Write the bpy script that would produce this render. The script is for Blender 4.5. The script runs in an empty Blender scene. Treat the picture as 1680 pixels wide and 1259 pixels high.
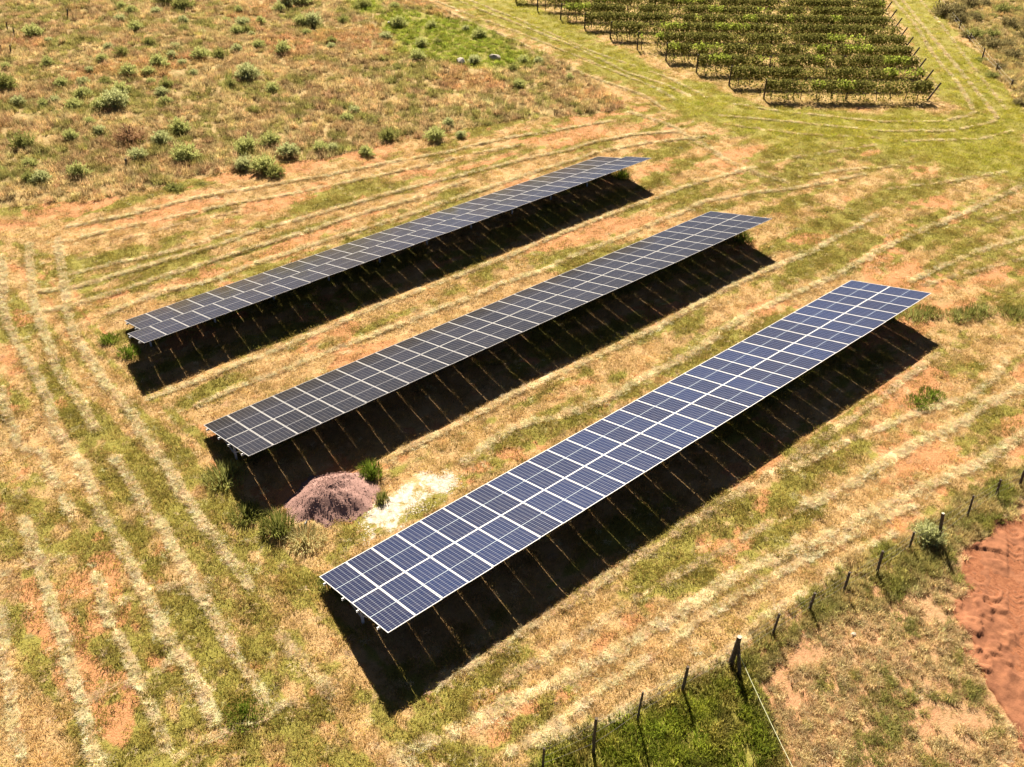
import bpy, math, random
import numpy as np
from mathutils import Vector, Matrix

# ------------------------------------------------------------------ site survey (metres)
WINDROWS = [(0.42,1,[(7.44,48.49),(6.62,45.4),(6.04,43.64),(5.59,41.34),(5.49,39.19),(5.42,37.67),(5.25,35.87),(5.06,34.3),(4.81,32.87),(4.72,31.36),(4.75,30.1),(4.57,28.71),(4.42,27.79),(4.32,26.56),(4.28,25.13),(4.16,23.37),(4.06,21.89),(3.94,20.64),(3.99,19.63),(3.92,18.43),(3.7,17.01)]),(0.4,1,[(8.93,48.93),(8.06,46.11),(7.33,43.49),(6.89,41.37),(6.56,39.08),(6.17,37.14),(6.06,35.51),(6.17,34.3),(6.05,33.02),(5.9,31.87)]),(0.45,1,[(5.86,29.74),(5.8,28.32),(5.73,27.1),(5.66,25.94),(5.75,25.07),(5.58,23.72),(5.45,22.23),(5.38,20.95),(5.36,19.95),(5.29,19.16)]),(0.35,0.7,[(5.29,19.16),(5.22,18.4),(5.23,17.57),(5.07,16.68)]),(0.5,0.9,[(10.3,48.76),(9.28,45.19),(8.6,42.73),(8.01,40.57),(7.69,38.76),(7.47,36.41),(7.32,34.52),(7.45,33.03),(7.4,31.86)]),(0.45,1,[(7.4,31.86),(7.23,30.48),(7.15,29.43),(7.17,28.17),(7.06,26.81),(6.95,25.72),(6.91,24.74),(6.92,23.29),(6.87,22.3),(6.84,21.54),(6.79,20.91)]),(0.35,0.8,[(3.99,36.86),(3.58,34.97),(3.48,33.46),(3.29,32.49)]),(0.3,0.6,[(3.29,32.49),(3.9,31.78)]),(0.35,0.8,[(3.9,31.78),(3.79,30.51),(3.74,29.3),(3.65,28.29),(3.51,27.48)]),(0.3,0.75,[(3.27,25.03),(3.04,23.53),(2.83,22.28),(2.82,21.15),(2.69,20.06),(2.56,19.11),(2.51,18.14),(2.39,17.2)]),(0.33,0.9,[(2.2,28.64),(2.1,27.57),(2.01,26.75),(1.85,25.25),(1.6,23.99),(1.55,22.77),(1.34,21.46),(1.17,20.45),(0.97,19.25),(0.78,18.2),(0.67,17.55)]),(0.25,0.8,[(0.42,24.95),(0.06,23.46),(-0.23,22.12),(-0.47,21.01),(-0.61,20.15),(-0.73,19.21)]),(0.4,0.45,[(0.88,26.4),(1.97,26.09),(3.47,25.57)
]),(0.4,0.4,[(2.99,22.7),(3.51,22.9),(4.05,22.81),(5.25,22.39)]),(0.4,0.5,[(1.21,19.98),(1.89,19.86),(2.67,19.75),(3.77,19.73)]),(0.4,0.5,[(2.43,16.82),(3.54,16.75),(4.88,16.44),(5.76,16.35)]),(0.9,0.5,[(6.61,18.54),(6.67,17.22),(6.68,15.8)]),(0.35,0.8,[(9.61,30.92),(11.42,30.98),(13.55,30.87),(14.95,30.87),(16.47,30.9),(17.96,30.8),(20.36,30.78),(21.58,30.79),(23.61,30.64),(25.82,30.81),(27.85,30.58),(30.72,30.69),(34.49,30.65),(36.53,30.7),(39.17,30.66),(41.6,30.9),(44.75,30.06),(47.47,28.82),(50.15,28.09),(53.54,27.23)]),(0.3,0.8,[(8.25,32.51),(10.31,32.4),(13.13,32.41),(16.22,32.47),(20.42,32.73),(22.36,32.7),(24.83,32.72),(26.96,32.71),(30.75,32.92),(33.28,32.95),(36.99,32.99),(39.6,32.91),(42.3,32.97),(45.48,32.67),(48.6,32.17)]),(0.6,0.7,[(15.95,21.36),(18.77,21.78),(21.64,20.98),(23.56,20.74),(25.5,20.89),(27.3,20.77),(29.33,20.78),(31.5,21.17),(33.9,21.31),(36.55,21.09),(41.03,20.79),(44.42,20.93),(48.86,20.79),(53.21,20.4),(60.47,20.03)]),(0.4,0.8,[(14.26,23.38),(16.88,23.33),(20.51,23.41),(25.89,23.26),(29.16,23.24),(34.43,23.54),(38.62,23.36),(41.49,23.14),(45.98,23.32),(48.97,23.56)]),(0.35,0.8,[(10.98,49.66),(12.47,49.45),(13.87,49.16),(18.03,49.0),(22.19,48.13),(25.45,47.38),(29.06,46.81),(32.55,46.2),(34.25,45.84),(38.58,45.46),(42.66,44.45),(47.06,43.47)]),(0.35,0.7,[(10.28,48.09),(11.54,48.0),(13.31,47.92),(16.22,47.41),(19.36,47.11),(22.42,46.37),(25.76,45.81),(31.61,44.94),(34.14,44.8),(38.43,43.97)]),(0.3,0.5,[(12.82,46.52),(15.78,46.43),(19.22,46.03)]),
(0.3,0.6,[(9.28,44.5),(11.9,44.22),(14.09,43.78),(17.82,43.99)]),(0.35,0.9,[(7.49,43.87),(9.03,43.05),(10.86,43.06),(13.25,42.96),(14.75,43.04),(16.77,43.02),(19.57,43.31),(21.69,43.03),(24.03,43.04),(27.63,42.82),(29.97,42.72),(32.99,42.41),(37.23,42.06),(40.75,41.52),(43.15,41.35),(46.15,40.83),(49.21,39.33)]),(0.35,0.9,[(7.22,41.78),(8.46,41.44),(9.83,41.44),(10.9,41.47),(12.64,41.55),(14.53,41.51),(17.6,41.63),(20.82,41.55),(24.35,41.62),(28.13,41.41),(32.31,41.55)]),(0.4,0.9,[(9.56,39.78),(12.3,40.12),(14.68,39.77),(16.77,40.04),(19.97,40.09),(23.28,39.98),(27.88,39.88),(32.53,40.06),(37.04,40.15),(41.79,39.99),(45.86,39.27),(49.83,37.77)]),(0.9,0.6,[(49.32,39.54),(48.95,37.04),(48.02,34.2),(47.79,31.56),(48.2,29.52)]),(0.8,0.6,[(49.17,44.09),(49.61,41.51),(49.67,39.28)]),(0.5,0.4,[(49.55,32.34),(53.44,31.28),(58.63,29.51)]),(0.3,0.6,[(49.54,29.58),(53.01,28.47),(56.53,26.62)]),(0.3,0.6,[(52.55,25.07),(56.38,23.5),(61.68,21.75)]),(0.4,0.4,[(56.88,18.39),(53.16,19.02)]),(0.5,0.6,[(53.08,16.66),(48.89,17.55),(44.79,17.93),(42.77,18.02)]),(0.3,0.5,[(50.39,15.44),(45.98,16.7),(42.91,17.44)]),(0.3,0.6,[(57.09,40.7),(58.91,37.18),(63.2,31.82),(66.91,29.17),(70.08,28.47),(71.45,28.77)]),(0.3,0.7,[(54.26,39.71),(56.95,36.27),(61.5,30.8),(66.06,27.54),(70.32,26.74),(71.82,27.23)]),(0.3,0.6,[(60.9,28.83),(65.87,25.66),(69.54,25.04)]),(0.3,0.5,[(53.13,38.25),(55.64,34.29),(60.24,29.86)]),(0.35,0.8,[(98.0,51.24),(90.92,44.84),(82.17,37.91),(76.72,32.87),(71.46,28.92)]),(0.35,0.8,
[(98.89,50.67),(90.66,43.72),(82.01,36.11),(75.38,30.38),(71.16,26.91)]),(0.3,0.55,[(100.6,49.57),(93.29,43.28),(84.51,36.32),(78.08,31.0),(73.64,27.38)]),(0.35,0.45,[(96.54,52.18),(85.66,43.07),(77.64,36.46),(73.42,32.81)]),(0.4,0.8,[(55.47,78.51),(54.89,71.09),(54.34,63.98),(53.79,58.67),(52.7,53.62),(52.75,49.71),(52.86,46.16),(51.88,42.94)]),(0.3,0.7,[(56.54,77.82),(56.15,71.3),(56.14,63.47),(55.58,57.45),(55.3,52.21),(55.05,47.4),(54.17,43.74)]),(0.35,0.8,[(58.54,76.54),(58.1,70.28),(57.72,65.26),(57.31,58.42),(55.92,50.45),(56.16,46.98),(55.74,43.8)]),(0.35,0.7,[(59.62,75.84),(59.1,69.11),(58.2,61.4),(57.53,55.71),(57.68,51.36),(57.65,47.39),(56.66,42.82)]),(0.8,0.6,[(6.86,13.05),(7.33,12.94),(9.14,12.56),(11.13,12.2),(12.49,11.9),(14.36,11.61),(15.5,11.54),(16.78,11.36),(19.1,11.24),(20.78,10.92),(23.34,10.32),(25.38,10.03),(28.27,9.56),(31.48,8.77),(34.92,8.41)]),(0.35,0.5,[(9.55,13.08),(11.39,12.94),(13.31,12.76),(15.05,12.7),(17.63,12.53),(20.3,12.21),(22.27,12.02),(24.2,11.7)]),(0.7,0.8,[(24.2,11.7),(26.16,11.34),(27.93,11.18),(30.88,11.02),(32.48,10.64),(34.49,10.43),(36.76,10.26),(38.3,10.0)]),(0.4,0.6,[(25.64,13.19),(28.43,12.83),(30.92,12.38),(33.46,11.83),(35.42,11.2),(37.8,11.08),(39.82,11.48)]),(0.5,0.6,[(30.81,8.85),(32.82,8.68),(35.28,8.57)]),(0.3,0.6,[(9.51,11.21),(10.44,10.99),(11.64,11.01),(12.85,10.98),(14.06,10.89),(15.58,10.85),(17.02,10.76),(19.2,10.53),(21.01,10.28),(23.28,9.95),(25.86,9.52),(27.57,9.16)]),(0.25,0.7,[(10.37,10.86),(12.41,10.12),
(14.72,9.85),(16.43,9.37),(18.73,9.49),(20.72,9.25),(23.56,9.21),(25.6,8.76)]),(0.6,0.5,[(8.97,14.24),(11.1,14.01),(13.56,13.95),(16.26,13.88),(19.24,13.8),(22.55,13.72),(27.29,13.49),(32.76,13.51),(37.8,13.69)])]
ZONES = {'rough': [(0.3,53.8),(7.2,54.5),(10.9,53.9),(12.9,52.1),(16.1,52.1),(18.6,51.8),(22.1,50.8),(24.0,50.5),(28.2,49.5),(31.9,49.4),(36.5,48.7),(42.1,47.6),(48.1,44.9),(49.8,44.7),(50.8,46.9),(52.5,51.9),(53.7,57.5),(53.8,63.2),(54.7,70.5),(55.6,78.4),(56.7,90.0),(56.0,113.1),(21.8,118.1),(1.4,83.1)],'meadow': [(47.3,75.8),(51.6,76.9),(52.7,73.5),(54.0,67.7),(53.2,59.3),(52.2,55.9),(48.9,56.8),(45.9,59.3),(44.0,62.5),(42.5,66.5),(45.9,69.6)],'meadow2': [(49.0,82.6),(52.1,83.0),(53.5,79.7),(49.5,76.9),(47.1,76.4)],'track': [(58.0,82.8),(68.3,76.3),(61.1,60.7),(59.5,49.0),(57.7,41.3),(62.6,33.8),(70.4,28.2),(73.3,27.8),(71.1,23.9),(61.5,19.7),(58.5,26.6),(56.2,29.8),(52.2,33.4),(52.2,37.5),(51.8,41.7),(53.8,50.4),(55.5,62.7)],'trackr': [(102.3,54.9),(107.0,51.9),(94.0,42.6),(87.8,37.0),(80.8,31.3),(76.5,28.0),(73.0,24.8),(69.2,25.3),(70.0,28.5),(70.8,31.2),(81.1,39.3)],'field2': [(51.9,31.6),(59.2,27.0),(62.2,19.2),(47.7,13.0),(44.2,16.5),(46.2,22.7)],'vine': [(65.6,78.0),(102.0,55.1),(69.4,30.9),(58.7,39.4),(59.0,42.9)],'roughr': [(110.2,53.3),(94.0,42.6),(87.8,37.0),(80.8,31.3),(76.6,27.9),(67.0,18.1),(93.5,18.8),(132.2,51.1)],'low': [(9.5,10.3),(10.3,10.8),(12.3,10.1),(14.8,9.6),(16.5,9.2),(18.6,9.4),(20.8,9.1),(23.5,9.2),(25.6,8.5),(27.3,8.5),(29.5,8.3),(31.6,7.9),(34.9,7.4),(32.6,-1.2),(15.1,-2.2),(7.0,7.9)],'lush': [(9.5,10.3),(10.4,10.8),(12.3,10.0),(14.7,9.6),(16.6,9.1),(16.8,8.6),(16.2,7.5),(14.9,5.4),(13.3,4.5),(8.3,8.6)],'fencegreen': [(16.5,9.2),(18.8,9.3),
(20.8,9.1),(23.5,9.2),(25.6,8.5),(27.3,8.5),(29.5,8.3),(31.6,7.9),(34.9,7.4),(32.5,6.4),(29.4,6.8),(26.7,7.0),(24.9,6.7),(22.4,7.4),(21.1,8.1),(18.8,8.2),(17.0,8.2)],'soil': [(33.3,5.8),(30.1,6.2),(28.5,6.8),(26.9,7.2),(25.4,6.7),(24.5,5.9),(23.4,5.4),(22.3,4.2),(21.4,3.0),(21.1,2.1),(20.0,0.3),(27.2,-2.6)],'white': [(10.6,20.3),(11.4,21.2),(12.3,21.6),(13.3,22.0),(14.3,21.8),(15.1,21.2),(14.9,20.5),(13.6,20.3),(12.1,20.2),(10.9,19.9)]}
SHRUBS = [(23.6,72.0,0.56),(29.3,76.5,0.4),(29.7,72.9,0.68),(31.1,72.4,0.54),(32.9,72.9,0.45),(26.3,73.0,0.71),(24.8,71.5,0.47),(27.8,72.0,0.38),(24.1,69.2,0.32),(24.8,68.0,0.45),(23.8,66.6,0.49),(23.2,64.7,0.43),(21.7,68.7,0.58),(20.2,66.1,0.85),(19.3,66.4,0.51),(21.4,71.2,0.45),(20.0,71.7,0.49),(19.1,69.0,0.48),(18.7,72.4,0.45),(17.2,69.3,0.39),(17.8,67.5,0.55),(15.4,74.3,0.66),(15.0,70.2,0.47),(16.2,69.1,0.38),(17.6,64.1,0.33),(17.4,61.8,0.4),(15.7,61.9,0.43),(12.8,62.1,0.58),(20.0,58.0,0.59),(21.9,59.3,0.69),(20.2,54.7,0.69),(17.8,56.4,0.53),(12.2,59.2,0.41),(11.4,56.9,0.36),(12.0,56.4,0.5),(14.0,55.8,0.54),(23.8,53.8,0.62),(22.3,51.1,0.52),(23.1,50.3,0.67),(23.4,49.2,0.52),(25.5,51.3,0.66),(25.4,53.7,0.55),(27.6,51.0,0.47),(28.2,50.5,0.35),(30.7,62.9,0.5),(28.6,65.4,0.36),(27.6,69.6,0.33),(36.0,70.6,0.65),(35.1,73.2,0.46),(37.1,79.8,0.65),(35.4,77.9,0.53),(36.2,77.6,0.43),(36.1,76.5,0.32),(38.6,79.5,0.44),(41.2,77.0,0.55),(42.2,76.5,0.71),(40.3,74.4,0.37),(40.7,70.8,0.36),(43.5,83.3,0.81),(42.0,82.3,0.46),(45.2,83.4,0.94),(32.4,87.6,0.5),(34.5,90.3,0.92),(35.0,87.8,0.85),(33.0,83.3,0.43),(30.7,88.9,0.45),(30.6,91.2,0.4),(28.8,86.8,0.49),(28.7,83.4,0.53),(25.1,77.3,0.49),(24.8,79.3,0.4),(19.5,78.1,0.43),(16.7,78.7,0.33),(21.5,83.7,0.35),(21.3,86.4,0.72),(28.0,78.8,0.41),(28.0,74.4,0.39),(38.9,84.2,0.4),(36.3,81.5,0.38),(21.6,74.8,0.33),(23.2,76.5,0.38),(44.7,75.5,0.44),(39.9,69.7,0.36),(48.4,71.9,0.61),(50.6,70.0,0.44),(45.1,69.2,0.53),(46.4,65.8,0.47),(48.1,65.6,0.32),
(52.6,67.4,0.33),(52.3,65.3,0.59),(44.0,63.0,0.55),(47.2,59.6,0.5),(50.7,57.3,0.45),(48.6,56.2,0.39),(51.5,56.4,0.4),(50.8,51.9,0.34),(46.4,53.0,0.42),(33.1,55.4,0.39),(31.8,54.6,0.42),(32.2,50.1,0.53),(37.0,49.7,0.38),(29.5,48.6,0.47),(34.6,48.1,0.57),(36.3,47.4,0.33),(51.8,77.5,0.41),(49.4,79.1,0.7),(30.5,66.3,0.83)]
BROWN = [(18.47,59.42,1.18,'rust'),(17.71,50.9,0.71,'dark'),(18.64,78.94,0.57,'rust'),(19.19,50.59,0.43,'dark'),(43.39,47.66,0.35,'dark'),(46.08,47.3,0.36,'dark')]
HEDGE = [(96.8,45.0,1.25),(96.0,42.8,1.1),(91.4,38.8,1.04),(89.4,36.3,1.12),(83.9,32.8,0.74),(80.9,32.0,0.67),(88.0,33.5,0.98),(75.8,27.4,0.67),(98.5,42.3,0.87),(98.0,38.6,0.96),(102.8,45.1,1.03),(103.2,42.0,1.01),(95.8,36.3,0.82),(80.7,30.5,0.61),(84.6,34.8,0.64),(90.9,39.5,0.7),(79.8,28.3,0.79),(87.0,31.0,0.85)]
POSTS = {'near': [(9.91,10.21,0.98,0.01,-0.01),(11.31,9.66,1.57,-0.01,0.01),(12.97,9.58,1.3,0.05,-0.04),(14.71,9.42,1.12,0.06,-0.05),(16.57,9.09,1.26,0.09,-0.08),(18.48,8.93,1.0,0.06,-0.05),(20.2,8.73,0.88,0.02,-0.02),(21.8,8.51,0.95,0.03,-0.03),(23.33,8.19,1.12,-0.03,0.02),(25.35,8.1,0.82,-0.03,0.02),(26.47,7.61,1.4,-0.16,0.14),(28.47,7.59,1.07,-0.03,0.03),(30.4,7.39,0.87,-0.08,0.07),(31.62,7.1,0.85,-0.05,0.04),(33.32,6.84,0.82,-0.05,0.04)],'brace': [(16.45,8.6,1.55,-0.22,0.19)],'ul': [(17.47,82.7,0.7,0.17,-0.15),(18.04,82.31,0.7,0.17,-0.15),(16.59,55.34,0.5,0.09,-0.08),(25.32,90.21,0.57,0.12,-0.1),(19.74,86.66,0.78,0.07,-0.06),(19.91,89.15,0.69,0.09,-0.08)],'ur': [(92.94,41.19,0.73,0.02,-0.02),(85.53,35.19,0.84,0.02,-0.01),(79.36,29.74,0.64,0.03,-0.03),(100.9,47.56,0.85,-0.03,0.02),(89.66,38.48,0.71,0.02,-0.01),(82.55,32.48,0.71,-0.01,0.01)]}
SPOT = {'pile': (11.11,22.59),'clump_a': (8.82,22.75),'clump_b': (12.89,23.0),'clump_c': (12.39,21.57),'clump_d': (9.26,21.65),'clump_e': (8.89,19.28),'clump_f': (4.5,16.87),'clump_g': (9.0,36.1),'clump_h': (39.5,26.24),'clump_i': (40.3,36.24),'rock_a': (46.28,60.14),'rock_b': (49.24,59.31),'rock_c': (20.52,7.3),'rock_d': (47.97,72.91),'scrap': (9.65,22.2),'rope': (17.22,9.16),'rope2': (14.95,5.75),'strip1': (34.42,12.21),'strip2': (33.44,12.32),'ditch1': (39.86,16.07),'ditch2': (44.75,12.88),'ditchm': (42.18,14.43),'postplant': (26.33,7.65)}
TRACKS = [[(26.9,6.7),(27.55,5.92),(27.75,4.93)],[(25.05,6.08),(25.81,5.29),(27.0,4.6)],[(29.76,6.51),(28.33,5.73),(25.65,4.43),(23.61,3.07)],[(25.68,6.08),(26.61,5.47),(27.19,4.69)]]
CAM = (22.963,49.2465,34.6392,31.703)
SLOPE = (-0.004825,0.045954)
SUN = (53.73,41.76)
ARRAYS = [(8.611,19.56,1.253,0.0),(9.151,29.046,1.663,0.115),(9.704,38.233,2.043,0.986)]
TILT = 12.973
PITCH_L = 2.0831
OFFSET = -0.58
# ------------------------------------------------------------------ camera, sky, sun, exposure
sc = bpy.context.scene
col = sc.collection
cam_d = bpy.data.cameras.new('camera')
cam = bpy.data.objects.new('camera', cam_d); col.objects.link(cam)
cam.location = (0, 0, CAM[0])
cam.rotation_euler = (math.radians(90 - CAM[2]), 0, math.radians(CAM[1] - 90))
cam_d.sensor_fit = 'HORIZONTAL'; cam_d.sensor_width = 36; cam_d.lens = CAM[3]
cam_d.clip_start = 0.5; cam_d.clip_end = 4000
sc.camera = cam
sc.view_settings.view_transform = 'Standard'; sc.view_settings.look = 'None'
sc.view_settings.exposure = 1.42; sc.view_settings.gamma = 1.0
sc.view_settings.use_curve_mapping = False

SUN_AZ, SUN_EL = math.radians(SUN[0]), math.radians(SUN[1])
world = bpy.data.worlds.new('World'); sc.world = world; world.use_nodes = True
wn, wl = world.node_tree.nodes, world.node_tree.links
wn.clear()
wo = wn.new('ShaderNodeOutputWorld'); bg = wn.new('ShaderNodeBackground'); bg.inputs[1].default_value = 0.05
sky = wn.new('ShaderNodeTexSky'); sky.sky_type = 'NISHITA'; sky.sun_disc = False
sky.sun_elevation = SUN_EL; sky.sun_rotation = math.pi / 2 - SUN_AZ
sky.altitude = 3000; sky.air_density = 0.2; sky.dust_density = 0.1; sky.ozone_density = 1.2
tc = wn.new('ShaderNodeTexCoord')                      # broken thin cloud over the whole sky
mp = wn.new('ShaderNodeMapping'); mp.inputs['Scale'].default_value = (1.6, 1.6, 4.5)
cn = wn.new('ShaderNodeTexNoise'); cn.inputs['Scale'].default_value = 1.7; cn.inputs['Detail'].default_value = 6; cn.inputs['Roughness'].default_value = .55
cr = wn.new('ShaderNodeMapRange'); cr.inputs[1].default_value = .47; cr.inputs[2].default_value = .72; cr.inputs[3].default_value = 0; cr.inputs[4].default_value = .7
cr.interpolation_type = 'SMOOTHSTEP'
cm = wn.new('ShaderNodeMix'); cm.data_type = 'RGBA'; cm.inputs[7].default_value = (2.1, 2.15, 2.25, 1)
wl.new(tc.outputs['Generated'], mp.inputs[0]); wl.new(mp.outputs[0], cn.inputs['Vector']); wl.new(cn.outputs[0], cr.inputs[0])
wl.new(cr.outputs[0], cm.inputs[0]); wl.new(sky.outputs[0], cm.inputs[6]); wl.new(cm.outputs[2], bg.inputs[0]); wl.new(bg.outputs[0], wo.inputs[0])

sd = bpy.data.lights.new('sun', 'SUN'); sd.energy = 5.0; sd.angle = math.radians(0.53); sd.color = (1.0, 0.88, 0.70)
so = bpy.data.objects.new('sun', sd); col.objects.link(so)
sdir = Vector((math.cos(SUN_EL) * math.cos(SUN_AZ), math.cos(SUN_EL) * math.sin(SUN_AZ), math.sin(SUN_EL)))
so.rotation_euler = (-sdir).to_track_quat('-Z', 'Y').to_euler(); so.location = (0, 0, 60)

sc.cycles.max_bounces = 4; sc.cycles.diffuse_bounces = 1; sc.cycles.glossy_bounces = 2; sc.cycles.transmission_bounces = 2

# ------------------------------------------------------------------ helpers
rng = np.random.default_rng(7)
random.seed(7)
_tab = np.random.default_rng(11).random((256, 256))

def vn(x, y, seed=0):
    x = np.asarray(x, float) + seed * 17.31; y = np.asarray(y, float) + seed * 41.77
    ix = np.floor(x).astype(int); iy = np.floor(y).astype(int); fx = x - ix; fy = y - iy
    fx = fx * fx * (3 - 2 * fx); fy = fy * fy * (3 - 2 * fy)
    a = _tab[ix & 255, iy & 255]; b = _tab[(ix + 1) & 255, iy & 255]; c = _tab[ix & 255, (iy + 1) & 255]; d = _tab[(ix + 1) & 255, (iy + 1) & 255]
    return (a * (1 - fx) + b * fx) * (1 - fy) + (c * (1 - fx) + d * fx) * fy

def fbm(x, y, scale, seed=0, oct=4):
    s = 0; a = .5; t = 0; x = np.asarray(x, float) / scale; y = np.asarray(y, float) / scale
    for k in range(oct):
        s = s + a * vn(x, y, seed + k * 3); t += a; a *= .5; x = x * 2.03 + 3.1; y = y * 2.03 - 1.7
    return s / t

def sstep(a, b, x):
    t = np.clip((x - a) / (b - a), 0, 1); return t * t * (3 - 2 * t)

def mesh_np(name, v, quads=None, tris=None, mat=None, uv=None, smooth=False):
    me = bpy.data.meshes.new(name)
    v = np.asarray(v, np.float32).reshape(-1, 3)
    loops = []; starts = []; n = 0
    if quads is not None and len(quads):
        q = np.asarray(quads, np.int32).reshape(-1, 4); loops.append(q.ravel()); starts.append(np.arange(len(q)) * 4); n = len(q) * 4
    if tris is not None and len(tris):
        t = np.asarray(tris, np.int32).reshape(-1, 3); loops.append(t.ravel()); starts.append(n + np.arange(len(t)) * 3)
    lp = np.concatenate(loops).astype(np.int32); st = np.concatenate(starts).astype(np.int32)
    me.vertices.add(len(v)); me.vertices.foreach_set('co', v.ravel())
    me.loops.add(len(lp)); me.loops.foreach_set('vertex_index', lp)
    me.polygons.add(len(st)); me.polygons.foreach_set('loop_start', st)
    if smooth: me.polygons.foreach_set('use_smooth', np.ones(len(st), bool))
    me.update(calc_edges=True); me.validate()
    if mat: me.materials.append(mat)
    return me

class MB:
    """collects simple solids and builds ONE mesh"""
    def __init__(s): s.v = []; s.f = []
    def add(s, v, f):
        b = len(s.v); s.v += [tuple(p) for p in v]; s.f += [tuple(i + b for i in q) for q in f]; return s
    def box(s, lo, hi):
        (a, b, c), (d, e, f) = lo, hi
        return s.add([(a, b, c), (d, b, c), (d, e, c), (a, e, c), (a, b, f), (d, b, f), (d, e, f), (a, e, f)],
                     [(3, 2, 1, 0), (4, 5, 6, 7), (0, 1, 5, 4), (1, 2, 6, 5), (2, 3, 7, 6), (3, 0, 4, 7)])
    def bar(s, p, q, w, h=None, up=(0, 0, 1)):
        p, q = Vector(p), Vector(q); h = h or w; d = (q - p).normalized(); sx = d.cross(Vector(up))
        if sx.length < 1e-3: sx = d.cross(Vector((1, 0, 0)))
        sx.normalize(); sy = sx.cross(d); v = []
        for c in (p, q):
            for i, j in ((-1, -1), (1, -1), (1, 1), (-1, 1)): v.append(c + sx * (i * w / 2) + sy * (j * h / 2))
        return s.add(v, [(0, 1, 2, 3), (7, 6, 5, 4), (0, 4, 5, 1), (1, 5, 6, 2), (2, 6, 7, 3), (3, 7, 4, 0)])
    def tube(s, pts, rads, n=7, cap=True, jit=0):
        b = len(s.v); pts = [Vector(p) for p in pts]; f = []
        for i, p in enumerate(pts):
            d = (pts[min(i + 1, len(pts) - 1)] - pts[max(i - 1, 0)]).normalized()
            a = d.cross(Vector((.31, .9, .2))).normalized(); c = d.cross(a)
            for k in range(n):
                t = 2 * math.pi * k / n; r = rads[i] * (1 + jit * (random.random() - .5))
                s.v.append(tuple(p + (a * math.cos(t) + c * math.sin(t)) * r))
        for i in range(len(pts) - 1):
            for k in range(n):
                k2 = (k + 1) % n; s.f.append((b + i * n + k, b + i * n + k2, b + (i + 1) * n + k2, b + (i + 1) * n + k))
        if cap:
            s.f.append(tuple(b + k for k in range(n))[::-1]); s.f.append(tuple(b + (len(pts) - 1) * n + k for k in range(n)))
        return s
    def mesh(s, name, mat=None, smooth=False):
        me = bpy.data.meshes.new(name); me.from_pydata(s.v, [], s.f); me.update()
        if mat: me.materials.append(mat)
        if smooth: me.polygons.foreach_set('use_smooth', [True] * len(me.polygons))
        return me

def ob(name, me, parent=None, loc=(0, 0, 0), rot=(0, 0, 0), scale=(1, 1, 1)):
    o = bpy.data.objects.new(name, me); col.objects.link(o); o.parent = parent
    o.location = loc; o.rotation_euler = rot; o.scale = scale
    return o

def tag(o, label=None, cat=None, group=None, kind=None):
    for k, v in (('label', label), ('category', cat), ('group', group), ('kind', kind)):
        if v: o[k] = v
    return o

# ------------------------------------------------------------------ ground relief and zone maps
def plane(x, y):
    x = np.asarray(x, float); y = np.asarray(y, float)
    yy = np.where(y > 140, 140 + 90 * (1 - np.exp(-(y - 140) / 90)), y); yy = np.where(yy < -60, -60 - 60 * (1 - np.exp((yy + 60) / 60)), yy)
    xx = np.where(np.abs(x) > 200, np.sign(x) * 200, x)
    return SLOPE[0] * xx + SLOPE[1] * yy

GX0, GY0, GS = -22.0, -14.0, 0.2
GNX, GNY = int(165 / GS), int(142 / GS)
gxs = GX0 + np.arange(GNX) * GS; gys = GY0 + np.arange(GNY) * GS
GXX, GYY = np.meshgrid(gxs, gys, indexing='ij')

def zone(poly, soft, amp, nscale, seed):
    """0..1 map of a plot whose edge wanders with the ground"""
    P = np.array(poly); lo = P.min(0) - soft * 4 - amp * 2; hi = P.max(0) + soft * 4 + amp * 2
    i0, i1 = np.clip(((np.array([lo[0], hi[0]]) - GX0) / GS).astype(int), 0, GNX); j0, j1 = np.clip(((np.array([lo[1], hi[1]]) - GY0) / GS).astype(int), 0, GNY)
    out = np.zeros((GNX, GNY)); x = GXX[i0:i1, j0:j1]; y = GYY[i0:i1, j0:j1]
    if x.size == 0: return out
    ins = np.zeros(x.shape, bool); d2 = np.full(x.shape, 1e9)
    for k in range(len(P)):
        ax, ay = P[k - 1]; bx, by = P[k]
        c = ((ay > y) != (by > y))
        with np.errstate(divide='ignore', invalid='ignore'):
            ins ^= c & (x < (bx - ax) * (y - ay) / (by - ay + 1e-12) + ax)
        ex, ey = bx - ax, by - ay; t = np.clip(((x - ax) * ex + (y - ay) * ey) / (ex * ex + ey * ey + 1e-9), 0, 1)
        d2 = np.minimum(d2, (x - ax - t * ex) ** 2 + (y - ay - t * ey) ** 2)
    d = np.sqrt(d2) * np.where(ins, 1, -1) + (fbm(x, y, nscale, seed) - .5) * 2 * amp
    out[i0:i1, j0:j1] = sstep(-soft, soft, d)
    return out

Z = {}
Z['rough'] = zone(ZONES['rough'], .25, .6, 2.2, 1)
Z['roughr'] = zone(ZONES['roughr'], .4, .8, 2.5, 2)
Z['meadow'] = np.maximum(zone(ZONES['meadow'], 1.0, 2.2, 4, 3), zone(ZONES['meadow2'], 1.0, 2, 4, 4))
Z['track'] = np.maximum(zone(ZONES['track'], 2.2, 2.0, 6, 5), zone(ZONES['trackr'], 1.0, 1.5, 5, 6))
Z['field2'] = zone(ZONES['field2'], 4.0, 3.0, 8, 7)
Z['vine'] = zone(ZONES['vine'], .8, .8, 3, 8)
Z['low'] = zone(ZONES['low'], .18, .3, 1.2, 9)
Z['lush'] = zone(ZONES['lush'], .35, .5, 1.3, 10)
Z['fenceg'] = zone(ZONES['fencegreen'], .3, .5, 1.2, 11)
Z['soil'] = zone(ZONES['soil'], .30, .75, 1.0, 12)
Z['white'] = zone(ZONES['white'], .35, .75, .8, 13)
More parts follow.
